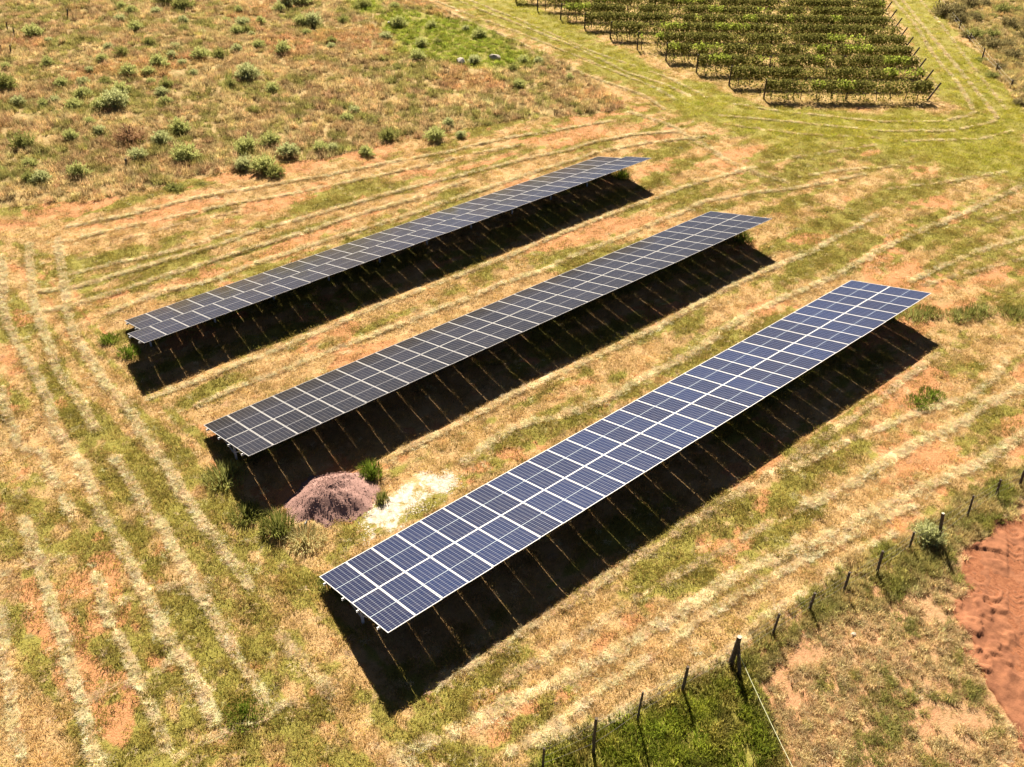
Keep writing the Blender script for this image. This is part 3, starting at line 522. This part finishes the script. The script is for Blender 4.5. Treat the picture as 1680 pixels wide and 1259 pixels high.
# ------------------------------------------------------------------ solar arrays
PW, PL, PD, RIM = 1.0 - .020, PITCH_L - .010, .022, .017
def frame_mesh():
    b = MB(); w, l = PW / 2, PL
    b.box((-w, 0, -PD), (-w + RIM, l, 0)); b.box((w - RIM, 0, -PD), (w, l, 0))
    b.box((-w + RIM, 0, -PD), (w - RIM, RIM, 0)); b.box((-w + RIM, l - RIM, -PD), (w - RIM, l, 0))
    return b.mesh('panel_frame', M['alu'])
FR = frame_mesh(); FR2 = FR.copy(); M['alu2'] = pbr('grey_aluminium', (.50, .50, .50), (.44, .44, .46), 3, .4, 0, spec=.5); FR2.materials[0] = M['alu2']
def sheet(mat):
    me = MB().box((-PW / 2 + RIM, RIM, -.010), (PW / 2 - RIM, PL - RIM, -.003)).mesh('cell_sheet', mat)
    me.materials.append(M['back']); uv = me.uv_layers.new(name='UVMap'); s0, s1 = PW - 2 * RIM, PL - 2 * RIM
    for p in me.polygons:
        if p.index != 1: p.material_index = 1
        for li in p.loop_indices:
            c = me.vertices[me.loops[li].vertex_index].co; uv.data[li].uv = ((c.x + s0 / 2) / s0, (c.y - RIM) / s1)
    return me
SH = [sheet(M['cellA']), sheet(M['cellB']), sheet(M['cellC'])]
ALAB = ['solar array with blue cells, nearest of the three, by the white rubble', 'middle solar array of dark panels with cloud reflections, beside the gravel pile',
        'farthest solar array of brownish black panels with its two rows staggered']
def tube_box(w, h, ln, mat):   # open C-channel along +X
    b = MB(); t = .006
    b.box((0, -w / 2, -h), (ln, -w / 2 + t, 0)); b.box((0, -w / 2 + t, -t), (ln, w / 2, 0)); b.box((0, -w / 2 + t, -h), (ln, w / 2, -h + t)); return b.mesh('rail', mat)
for k, (ox, oy, oz, az) in enumerate(ARRAYS):
    root = ob('solar_array', None, loc=(ox, oy, oz), rot=(0, 0, math.radians(az)))
    tag(root, ALAB[k], 'solar array', 'solar arrays on the mown field')
    # local frame: x along the table, panels climb towards -y
    t = math.radians(TILT); R0 = Matrix.Rotation(math.pi, 4, 'Z') @ Matrix.Rotation(t, 4, 'X')
    rows = [(0, 31, 0.0), (1, 31, 0.0)] if k < 2 else [(0, 31, 0.0), (1, 32, OFFSET)]
    for row, n, off in rows:
        for i in range(n):
            s0 = row * PITCH_L + .005
            pos = Vector((off + i + .5, -s0 * math.cos(t), s0 * math.sin(t)))
            jr = Matrix.Rotation(random.gauss(0, .0022), 4, 'X') @ Matrix.Rotation(random.gauss(0, .0022), 4, 'Y')
            p = ob('solar_panel', FR if k == 0 else FR2, root); p.matrix_local = Matrix.Translation(pos) @ R0 @ jr
            ob('cell_sheet', SH[k], p)
    x0, x1 = min(r[2] for r in rows), max(r[1] + r[2] for r in rows)
    pms = [tube_box(.05, .07, r[1] + .16, M['steel']) for r in rows]
    def on(s, dz): return Vector((0, -s * math.cos(t) - dz * math.sin(t) * -1 * -1, s * math.sin(t) - abs(dz) * math.cos(t)))
    for s, rw in ((.45, 0), (1.62, 0), (2.52, 1), (3.70, 1)):
        q = on(s, -(PD + .004)); ob('purlin', pms[rw], root, (rows[rw][2] - .08, q.y, q.z), (-t, 0, 0))
    ns = 11
    for j in range(ns):
        xa = max(r[2] for r in rows); xb = min(r[1] + r[2] for r in rows); xs = xa + .18 + (xb - xa - .36) * j / (ns - 1)
        a, b_ = on(.30, -.14), on(3.85, -.14); up = Vector((0, math.sin(t), math.cos(t)))
        ob('rafter', MB().bar((xs, a.y, a.z), (xs, b_.y, b_.z), .05, .07, up).mesh('rafter', M['steel']), root)
        def gl(yl):
            wx = ox + xs * math.cos(math.radians(az)) - yl * math.sin(math.radians(az)); wy = oy + xs * math.sin(math.radians(az)) + yl * math.cos(math.radians(az)); return gz1(wx, wy) - oz
        c_ = on(2.25, -.17); g_ = gl(c_.y)
        ob('post', MB().bar((xs + .055, c_.y, g_ - .25), (xs + .055, c_.y, c_.z), .09, .06, (1, 0, 0)).mesh('post', M['steel']), root)
        for sb, zb in ((.95, .22), (3.35, .35)):
            e = on(sb, -.18); ob('brace', MB().bar((xs + .055, c_.y, g_ + zb), (xs + .055, e.y, e.z), .04, .04, (1, 0, 0)).mesh('brace', M['steel']), root)

# ------------------------------------------------------------------ gravel pile, white rubble, rocks
def lump(name, r, h, seed, mat, n=40, rough=.25):
    a = np.linspace(0, 2 * math.pi, n, endpoint=False); rad = np.linspace(0, 1, 18); V = []
    for q in rad:
        for t_ in a:
            e = 1 + (fbm(np.array([math.cos(t_) * 1.3]), np.array([math.sin(t_) * 1.3]), 1.0, seed)[0] - .5) * rough * 2
            V.append((q * r * e * math.cos(t_), q * r * e * math.sin(t_)))
    V = np.array(V); rr = np.repeat(rad, n); z = h * (np.cos(rr * math.pi) * .5 + .5) ** .8
    z = z + (fbm(V[:, 0], V[:, 1], r * .35, seed + 1, 4) - .5) * h * .45 * (1 - rr ** 3) + (fbm(V[:, 0], V[:, 1], .16, seed + 2, 3) - .5) * .10
    i = np.arange(18 * n).reshape(18, n); j = np.roll(i, -1, 1)
    q = np.stack([i[:-1], i[1:], j[1:], j[:-1]], -1).reshape(-1, 4)
    return mesh_np(name, np.column_stack([V, z - .06 * (rr > .95)]), q, mat=mat), V, z
def pebble(seed, flat=.7):
    r = np.random.default_rng(seed); v = np.array([(1, 0, 0), (-1, 0, 0), (0, 1, 0), (0, -1, 0), (0, 0, 1), (0, 0, -1), (.7, .7, .2), (-.7, .6, -.2), (.6, -.7, .3), (-.6, -.6, .3)]) * r.uniform(.7, 1.2, (10, 1)); return v * (1, .85, flat)
import bmesh
def hull(pts, name, mat, smooth=False):
    bm = bmesh.new()
    for p_ in pts: bm.verts.new(p_)
    r = bmesh.ops.convex_hull(bm, input=bm.verts); bmesh.ops.delete(bm, geom=[g_ for g_ in r['geom_interior'] if isinstance(g_, bmesh.types.BMVert)], context='VERTS')
    me = bpy.data.meshes.new(name); bm.to_mesh(me); bm.free(); me.materials.append(mat); return me
cx, cy = SPOT['pile']
me, V, zv = lump('gravel_pile', 1.68, .74, 5, M['gravel'], 72, .45)
pile = ob('gravel_pile', me, None, (cx, cy + .35, gz1(cx, cy) - .02)); tag(pile, 'heap of reddish purple gravel at the shaded end of the middle array', 'gravel pile')
pv, pf = [], []
hm = hull(pebble(3), 'h', M['gravel']); hv = np.array([v.co[:] for v in hm.vertices]); hf = [tuple(p.vertices) for p in hm.polygons]
for i in range(2600):
    k = rng.integers(0, len(V)); s = rng.uniform(.012, .032); a = rng.random() * 6.28
    w = hv @ np.array(((math.cos(a), -math.sin(a), 0), (math.sin(a), math.cos(a), 0), (0, 0, 1))) * s + (V[k][0] + rng.normal(0, .06), V[k][1] + rng.normal(0, .06), zv[k] + .005)
    b = len(pv); pv += [tuple(p) for p in w]; pf += [tuple(q + b for q in f) for f in hf]
me = bpy.data.meshes.new('loose_stones'); me.from_pydata(pv, [], pf); me.materials.append(M['gravel'])
o = ob('loose_stones', me, pile); o['kind'] = 'stuff'

x, y = rng.uniform(10, 15.6, 9000), rng.uniform(19.4, 22.6, 9000); w = samp('white', x, y) * sstep(.40, .56, fbm(x, y, .8, 95)); k = w > rng.random(9000); x, y = x[k], y[k]
pv, pf = [], []; zg = gz(x, y)
for i in range(len(x)):
    s = rng.uniform(.008, .03) * (2.2 if rng.random() < .03 else 1); a = rng.random() * 6.28
    w = hv @ np.array(((math.cos(a), -math.sin(a), 0), (math.sin(a), math.cos(a), 0), (0, 0, 1))) * s * (1, 1, .6) + (x[i], y[i], zg[i] + .004)
    b = len(pv); pv += [tuple(p) for p in w]; pf += [tuple(q + b for q in f) for f in hf]
me = bpy.data.meshes.new('white_rubble'); me.from_pydata(pv, [], pf); me.materials.append(M['white'])
tag(ob('white_rubble', me), 'bright white rubble and dust spilled between gravel pile and nearest array', 'rubble', kind='stuff')

def rock(spot, r, lab, seed, flat=.7):
    x, y = SPOT[spot]; rs = np.random.default_rng(seed); v = rs.normal(size=(34, 3)); v /= np.linalg.norm(v, axis=1)[:, None]; v *= rs.uniform(.85, 1.1, (34, 1)) * (1, .8, flat)
    o = ob('rock', hull(v * r, 'rock', M['rock']), None, (x, y, gz1(x, y) + r * flat * .45), (0, 0, seed)); tag(o, lab, 'rock')
rock('rock_a', .48, 'grey boulder in the bright green patch of the rough field', 1)
rock('rock_b', .52, 'pale boulder at the track edge of the bright green patch', 2, .6)
rock('rock_c', .10, 'small white stone on red earth beside the wire fence', 3)
rock('rock_d', .26, 'small pale stone at the far end of the bright green patch', 4)
x, y = SPOT['scrap']; o = ob('scrap_bag', hull(pebble(9, .9) * (.10, .05, .16), 'scrap', M['scrap']), None, (x, y, gz1(x, y) + .13), (.3, .4, .7)); tag(o, 'small crumpled grey and white scrap beside the gravel pile', 'litter')

# ------------------------------------------------------------------ shrubs and clumps
def fan_leaves(V, Q, base, d, ln, wid, r):
    d = d / np.linalg.norm(d); a = np.cross(d, r.normal(size=3)); a /= np.linalg.norm(a) + 1e-9; b = len(V)
    t = base + d * ln; m = base + d * ln * .5
    V += [base, m + a * wid, t, m - a * wid]; Q.append((b, b + 1, b + 2, b + 3))
def shrub_mesh(name, seed, mat, stems=150, per=26, spread=.95, hgt=1.25, leaf=.15, wid=.020, lo=.35):
    r = np.random.default_rng(seed); V, Q = [], []; lob = [(r.normal(0, .35), r.normal(0, .35), r.uniform(.7, 1.05)) for _ in range(5)]
    for i in range(stems):
        a = r.random() * 6.283; e = math.acos(1 - r.random() * .93); d = np.array((math.sin(e) * math.cos(a) * spread, math.sin(e) * math.sin(a) * spread, math.cos(e) * hgt * .9 + .12))
        lb = lob[i % 5]; org = np.array((lb[0] * .5, lb[1] * .5, 0)); ln = r.uniform(.72, 1.05) * lb[2]
        for j in range(per):
            t_ = lo + (1 - lo) * r.random() ** .6; p = org + d * ln * t_ + r.normal(0, .035, 3); p[2] = max(p[2], .02)
            dd = d / np.linalg.norm(d) * .6 + np.array((0, 0, .5)) + r.normal(0, .42, 3); fan_leaves(V, Q, p, dd, leaf * r.uniform(.6, 1.3), wid * r.uniform(.7, 1.4), r)
    return mesh_np(name, np.array(V), Q, mat=mat)
def stems_mesh(name, seed, mat, n=14):
    r = random.Random(seed); b = MB()
    for i in range(n):
        a = r.random() * 6.28; e = r.uniform(.1, 1.0); d = Vector((math.sin(e) * math.cos(a), math.sin(e) * math.sin(a), math.cos(e) * 1.1))
        b.tube([(0, 0, -.1), d * .4 + Vector((0, 0, .03)), d * .8], [.03, .02, .008], 4)
    return b.mesh(name, mat)
M['leaf_a'] = leafmat('shrub_leaf_green', False, (.36, .39, .13), (.54, .56, .22), .55, .25)
M['leaf_b'] = leafmat('shrub_leaf_grey', False, (.40, .43, .19), (.54, .56, .27), .55, .25)
M['leaf_c'] = leafmat('shrub_leaf_dark', False, (.25, .265, .075), (.38, .39, .13), .5, .25)
M['leaf_r'] = leafmat('shrub_leaf_rust', False, (.34, .20, .11), (.46, .29, .16), .4, .3)
M['leaf_h'] = leafmat('hedge_leaf', False, (.24, .20, .09), (.34, .30, .14), .4, .3)
M['leaf_v'] = leafmat('vine_leaf', False, (.115, .125, .03), (.275, .265, .075), .42, .4)
M['leaf_w'] = leafmat('vine_shoot', False, (.28, .36, .05), (.42, .48, .09), .5, .3)
M['leaf_y'] = leafmat('grass_leaf_bright', False, (.12, .18, .02), (.22, .29, .04), .4, .3)
M['leaf_p'] = leafmat('grass_leaf_pale', False, (.44, .40, .16), (.62, .55, .28), .5, .3)
M['leaf_t'] = leafmat('grass_leaf_olive', False, (.14, .17, .03), (.30, .30, .09), .4, .3)
SM = [shrub_mesh('shrub_foliage', 500 + i, M[m]) for i, m in enumerate(('leaf_a', 'leaf_b', 'leaf_a', 'leaf_c', 'leaf_b', 'leaf_a'))]
ST = [stems_mesh('shrub_stem', 520 + i, M['bark']) for i in range(3)]
def shrub(x, y, r, fol, i, lab, group, name='shrub', zsc=None, cat='shrub'):
    root = ob(name, None, None, (x, y, gz1(x, y) - .03), (0, 0, i * 1.7)); rz = r * (zsc or random.uniform(.85, 1.15)); root.scale = (r, r, rz)
    ob('foliage', fol, root); ob('stem', ST[i % 3], root); tag(root, lab, cat, group); return root
def where(x, y, r):
    """which corner of the rough field a shrub grows in"""
    if samp('meadow', np.array([x]), np.array([y]))[0] > .4 or (x > 42 and y > 55): return 'in or beside the bright green patch near the track'
    if y < 52.6 + (20 - x) * .12 + 2.2 and x > 13: return 'along the mown edge behind the farthest array'
    if x < 15: return 'at the left edge of the photo'
    if y > 78: return 'at the top edge of the photo' if y > 86 else 'far back in the rough field near the top of the photo'
    if x < 23 and y < 62: return 'left of centre in the near part of the rough field'
    if x < 27: return 'in the loose thicket at the left of the rough field'
    if x < 36: return 'in the middle of the rough field'
    return 'scattered right of the middle of the rough field'
for i, (x, y, r) in enumerate(SHRUBS):
    k = i % 6; tone = ('green', 'grey green', 'green', 'dark green', 'grey green', 'green')[k]
    size = 'large' if r > .82 else 'small' if r < .5 else 'rounded'
    shrub(x, y, max(r, .30) * 1.3, SM[k], i, f'{size} {tone} shrub {where(x, y, r)}', 'shrubs dotted over the dry rough field')
BM_ = {'rust': shrub_mesh('bush_foliage', 540, M['leaf_r'], 110, 20, 1.0, .8, .15, .02, .15), 'dark': shrub_mesh('bush_foliage', 541, M['leaf_c'], 100, 22, 1.0, .9, .16, .022, .1)}
BL = ['wide rust brown bush in the left of the rough field', 'dark green bush on the mown edge, left of the big shrub cluster', 'small rust brown bush far left in the rough field', 'low dark bush between mown edge and shrub cluster',
      'dark tuft bush at the right tip of the rough field edge', 'last dark bush at the corner of rough field and track']
for i, (x, y, r, kd) in enumerate(BROWN): shrub(x, y, r, BM_[kd], i, BL[i], 'dark and rusty bushes of the rough field', 'bush', .8 * r, 'bush')
HM = [shrub_mesh('hedge_foliage', 550 + i, M['leaf_h' if i < 2 else 'leaf_c'], 100, 22, 1.0, 1.0, .15, .022, .1) for i in range(3)]
for i, (x, y, r) in enumerate(HEDGE + [(q[0] + a_, q[1] + b_, q[2] * .8) for q in HEDGE for a_, b_ in ((1.9, -.7),)]): shrub(x, y, r * 1.05, HM[i % 3], i, ('olive brown bush', 'tawny bush', 'dark green bush')[i % 3] + (' close behind the right fence' if (x - 79.4) * .62 - (y - 29.7) * .78 < 1.6 else ' deep in the overgrown strip') + (' at the top edge' if x > 95 else ' at the right edge' if y < 34 else ' at the top right'), 'bushes of the overgrown strip behind the right fence', 'hedge_bush', r * random.uniform(.8, 1.1), 'bush')

def clump_mesh(name, seed, mat, n=260, rad=.5, h=.9, wid=.02, lean=.7):
    r = np.random.default_rng(seed); V, Q, T = [], [], []
    for i in range(n):
        a = r.random() * 6.283; d = rad * r.random() ** .7; bx, by = d * math.cos(a), d * math.sin(a); hh = h * r.uniform(.5, 1.1) * (1 - .4 * d / rad); la = a + r.normal() * .6; ln = lean * (.2 + d / rad) * r.uniform(.5, 1.2); w = wid * .5
        ux, uy = math.cos(la), math.sin(la); pa = la + 1.57 + r.normal() * .5; px, py = math.cos(pa) * w, math.sin(pa) * w; b = len(V); m = hh * .55
        mx, my, mz = bx + ux * m * math.sin(ln * .5), by + uy * m * math.sin(ln * .5), m * math.cos(ln * .5); e = hh - m; l2 = min(ln * 1.7, 2.2); tx, ty, tz = mx + ux * e * math.sin(l2), my + uy * e * math.sin(l2), mz + e * math.cos(l2)
        V += [(bx - px, by - py, -.03), (bx + px, by + py, -.03), (mx + px, my + py, mz), (mx - px, my - py, mz), (tx, ty, tz)]; Q.append((b, b + 1, b + 2, b + 3)); T.append((b + 3, b + 2, b + 4))
    return mesh_np(name, V, Q, T, mat)
def clump(p, s, mat, seed, lab, h=.9, rad=.5, n=260, lean=.7):
    x, y = SPOT[p] if isinstance(p, str) else p
    o = ob('grass_clump', clump_mesh('grass_clump', seed, M[mat], n, rad, h, .022, lean), None, (x, y, gz1(x, y)), scale=(s, s, s)); tag(o, lab, 'grass clump', 'tall grass clumps left standing by the mower')
clump('clump_a', 1, 'leaf_t', 600, 'tall olive grass clump in front of the gravel pile', .85, .58, 420)
clump((8.25, 24.0), 1, 'leaf_t', 601, 'tall grass clump in shade under the left end of the middle array', .55, .6, 300)
clump((8.6, 26.2), 1, 'leaf_c', 602, 'dark grass clump under the rear left corner of the middle array', .7, .8, 420)
clump('clump_b', 1, 'leaf_y', 603, 'bright green grass clump on the right side of the gravel pile', .75, .42, 320)
clump('clump_c', 1, 'leaf_t', 604, 'small green tuft at the right foot of the gravel pile', .5, .25, 140)
clump('clump_d', 1, 'leaf_p', 605, 'flattened pale grass clump below the gravel pile', .6, .7, 420, 1.5)
clump('clump_e', 1, 'leaf_t', 606, 'grass clump under the left corner of the nearest array', .5, .45, 220)
clump('clump_f', 1, 'leaf_y', 607, 'low dark green patch of grass at the bottom left of the field', .28, .62, 520)
clump('clump_g', 1, 'leaf_y', 608, 'bright green weeds at the left end of the farthest array', .5, .5, 320)
clump((8.7, 37.6), 1, 'leaf_y', 609, 'bright green weeds behind the left corner of the farthest array', .45, .45, 240)
clump('clump_h', 1, 'leaf_y', 610, 'green weeds under the right end of the middle array', .8, .5, 260)
clump('clump_i', 1, 'leaf_y', 611, 'green weeds under the right end of the farthest array', .8, .5, 260)
clump('strip1', 1, 'leaf_y', 612, 'long green grass clump right of the nearest array, farther half', .35, .6, 320)
clump('strip2', 1, 'leaf_y', 613, 'long green grass clump right of the nearest array, nearer half', .35, .6, 320)
for i in range(7):
    t_ = i / 6; a, b = SPOT['ditch1'], SPOT['ditch2']; p_ = (a[0] + (b[0] - a[0]) * t_, a[1] + (b[1] - a[1]) * t_ + .3 * math.sin(i * 2))
    clump(p_, 1, 'leaf_t' if i % 2 else 'leaf_c', 620 + i, 'dark grass clump in the ditch right of the nearest array', .45, .65, 320)

# ------------------------------------------------------------------ fences
def fence(name, posts, lab, rad=.055, wires=(.25, .55, .85), thick=None, bottom=None):
    x0, y0 = posts[0][:2]; root = ob(name, None, None, (x0, y0, gz1(x0, y0))); tag(root, lab, 'fence'); O = Vector(root.location); tops = []
    for i, (x, y, h, dx, dy) in enumerate(posts):
        z = gz1(x, y); b = Vector((x, y, z - .3)) - O; t_ = Vector((x + dx, y + dy, z + h)) - O; r = rad * random.uniform(.8, 1.2) * (1.7 if thick and i in thick else 1)
        mid = b.lerp(t_, .5) + Vector((random.uniform(-.02, .02), random.uniform(-.02, .02), 0))
        p = ob('post', MB().tube([b, mid, t_], [r * 1.1, r, r * .92], 8, True, .12).mesh('post', M['wood']), root)
        if thick and i in thick: ob('sawn_end', MB().tube([t_, t_ + Vector((0, 0, .012))], [r * .9, r * .86], 8).mesh('sawn_end', M['cutwood']), p)
        tops.append((Vector((x, y, z)) - O, t_, h))
    for f_ in wires:
        b = MB()
        for (b0, t0, h0), (b1, t1, h1) in zip(tops[:-1], tops[1:]):
            p0, p1 = b0.lerp(t0, f_), b1.lerp(t1, f_); b.tube([p0, p0.lerp(p1, .5) - Vector((0, 0, .03)), p1], [.0035] * 3, 4, False)
        ob('wire', b.mesh('wire', M['wire']), root)
    return root
fn = fence('wire_fence', POSTS['near'], 'wire fence on rough wooden posts along the lower right of the field', .042, (.3, .6, .88), (4, 10))
x, y, h, dx, dy = POSTS['near'][4]; O = Vector(fn.location); z = gz1(x, y)
bx_, by_ = POSTS['brace'][0][:2]
ob('brace', MB().tube([Vector((bx_, by_, gz1(bx_, by_) - .1)) - O, Vector((x + dx * .9, y + dy * .9, z + h * .86)) - O], [.06, .055], 8).mesh('brace', M['wood']), fn)
fence('wire_fence', POSTS['ul'][:2] + POSTS['ul'][4:], 'short run of old fence posts at the upper left edge', .05, (.6,))
for k_, lab in ((2, 'single leaning stake in the rough field behind the mown edge'), (3, 'single old stake in the rusty grass at the top left')):
    x, y, h, dx, dy = POSTS['ul'][k_]; z = gz1(x, y)
    st_ = ob('stake', MB().tube([(0, 0, -.3), (dx, dy, h + .15)], [.07, .06], 7).mesh('stake', M['wood']), None, (x, y, z)); tag(st_, lab, 'stake')
ur = sorted(POSTS['ur'], key=lambda q: q[0]); fence('wire_fence', ur, 'wire fence with dark posts along the overgrown strip at the top right', .06, (.4, .8))
p0 = Vector((POSTS['near'][4][0] + .12, POSTS['near'][4][1], gz1(*POSTS['near'][4][:2]) + .75)); e = SPOT['rope2']; e2 = (e[0] - .8, e[1] - 1.2)
p1 = Vector((e2[0], e2[1], gz1(*e2) + .75)); pts_ = [p0.lerp(p1, q / 8) - Vector((0, 0, .12 * math.sin(math.pi * q / 8))) for q in range(9)]
tag(ob('rope', MB().tube(pts_, [.009] * 9, 5).mesh('rope', M['rope'])), 'pale taut rope running from the braced corner post to the bottom edge', 'rope')
# grey green bush wrapped round the thick post
x, y = SPOT['postplant']; shrub(x - .12, y + .25, .62, SM[1], 1, 'thin grey green bush grown around the thick fence post', 'fence line bushes', 'bush', 1.35, 'bush')
for i, (dx, dy, s) in enumerate(((21.5, 8.35, .45), (28.3, 7.4, .35), (30.2, 7.1, .4), (24.9, 7.9, .3))): shrub(dx, dy, s, BM_['dark'], i, ('dark bush at the foot of the fence post above the small white stone', 'dark bush at the foot of the second fence post right of the thick post', 'dark bush by the fence near the right edge', 'small dark bush at the fence left of the thick post')[i], 'fence line bushes', 'bush', s * .8, 'bush')

# ------------------------------------------------------------------ vineyard
dv = np.array([math.cos(math.radians(-36.6)), math.sin(math.radians(-36.6))]); ra_, rb_ = np.array((69.66, 31.67)), np.array((90.97, 48.56)); re_ = rb_ - ra_
VL = ['nearest vine row, facing the mown headland', 'second vine row from the mown headland', 'third vine row from the mown headland', 'fourth vine row from the mown headland', 'fifth vine row from the mown headland', 'sixth vine row from the mown headland',
      'seventh vine row from the mown headland', 'eighth vine row from the mown headland', 'ninth vine row from the mown headland', 'tenth vine row from the headland, close to the top edge', 'eleventh vine row, near the top edge', 'twelfth vine row, near the top edge',
      'thirteenth vine row, cut by the top edge', 'fourteenth vine row, at the very top edge', 'farthest vine row showing at the top edge']
for k in range(15):
    Lp = np.array((60.0 + .35 * k, 40.0 + 3.63 * k)); A = np.array([dv, -re_]).T; s_, q_ = np.linalg.solve(A, ra_ - Lp); ln = s_
    x0, y0 = Lp; root = ob('vine_row', None, None, (x0, y0, gz1(x0, y0))); O = Vector(root.location); tag(root, VL[k], 'vine row', 'trellised vine rows of the vineyard')
    r = np.random.default_rng(700 + k); zf = lambda s: gz1(x0 + dv[0] * s, y0 + dv[1] * s) - O.z
    npost = max(2, int(ln / 5.5)); heads = []
    for j in range(npost + 1):
        s = ln * j / npost; b = Vector((dv[0] * s, dv[1] * s, zf(s))); t_ = b + Vector((r.normal(0, .04), r.normal(0, .04), r.uniform(1.35, 1.55)))
        if j == npost: t_ = b + Vector((dv[0] * .85, dv[1] * .85, 1.35))
        heads.append(t_); big = j in (0, npost)
        ob('post', MB().tube([b - Vector((0, 0, .2)), t_], [.075 if big else .05, .065 if big else .045], 6).mesh('post', M['wood']), root)
    b = MB()
    for f_ in (.0, -.45):
        for a_, c_ in zip(heads[:-1], heads[1:]): b.tube([a_ + Vector((0, 0, f_)), c_ + Vector((0, 0, f_))], [.004, .004], 3, False)
    ob('wire', b.mesh('wire', M['wire']), root)
    nt_ = int(ln / 1.1)
    for j in range(nt_):
        s = .6 + (ln - 1.2) * j / max(1, nt_ - 1) + r.normal(0, .1); b0 = Vector((dv[0] * s, dv[1] * s, zf(s) - .05)); k1 = Vector((r.normal(0, .06), r.normal(0, .06), .5)); k2 = Vector((r.normal(0, .1), r.normal(0, .1), 1.0))
        ob('trunk', MB().tube([b0, b0 + k1, b0 + k2], [.035, .03, .022], 5).mesh('trunk', M['bark']), root)
    n = int(ln * 460); s = r.random(n) * (ln + .2); dens = fbm(s + k * 37, np.zeros(n) + k, 1.6, 71, 3); kk = r.random(n) < sstep(.24, .48, dens) * .84 + .12; s = s[kk]; n = len(s)
    hz = 0.52 + 1.0 * r.beta(2.2, 1.8, n) + .12 * (dens[kk] - .4); side = r.normal(0, .24, n); sk = r.random(n) < .09; hz[sk] = r.uniform(.03, .4, sk.sum()); side[sk] = r.normal(0, .3, sk.sum())
    perp = np.array((-dv[1], dv[0])); zb = gz(x0 + dv[0] * s, y0 + dv[1] * s) - O.z
    ctr = np.stack([dv[0] * s + perp[0] * side, dv[1] * s + perp[1] * side, zb + hz], 1); nrm = r.normal(size=(n, 3)) * (1, 1, .8) + (0, 0, .5); nrm /= np.linalg.norm(nrm, axis=1)[:, None]
    u_ = np.cross(nrm, r.normal(size=(n, 3))); u_ /= np.linalg.norm(u_, axis=1)[:, None]; v_ = np.cross(nrm, u_); sz = r.uniform(.05, .10, n)[:, None]
    vv = np.stack([ctr - u_ * sz, ctr - v_ * sz * .9, ctr + u_ * sz, ctr + v_ * sz * .9], 1).reshape(-1, 3)
    young = (fbm(s, np.zeros(n) + k * 9, 2.2, 75, 2) > .62) & (hz > 1.0) & (r.random(n) < .7)
    me = mesh_np('vine_foliage', vv, np.arange(n * 4).reshape(n, 4), mat=M['leaf_v']); me.materials.append(M['leaf_w']); me.polygons.foreach_set('material_index', young.astype(np.int32))
    ob('foliage', me, root)
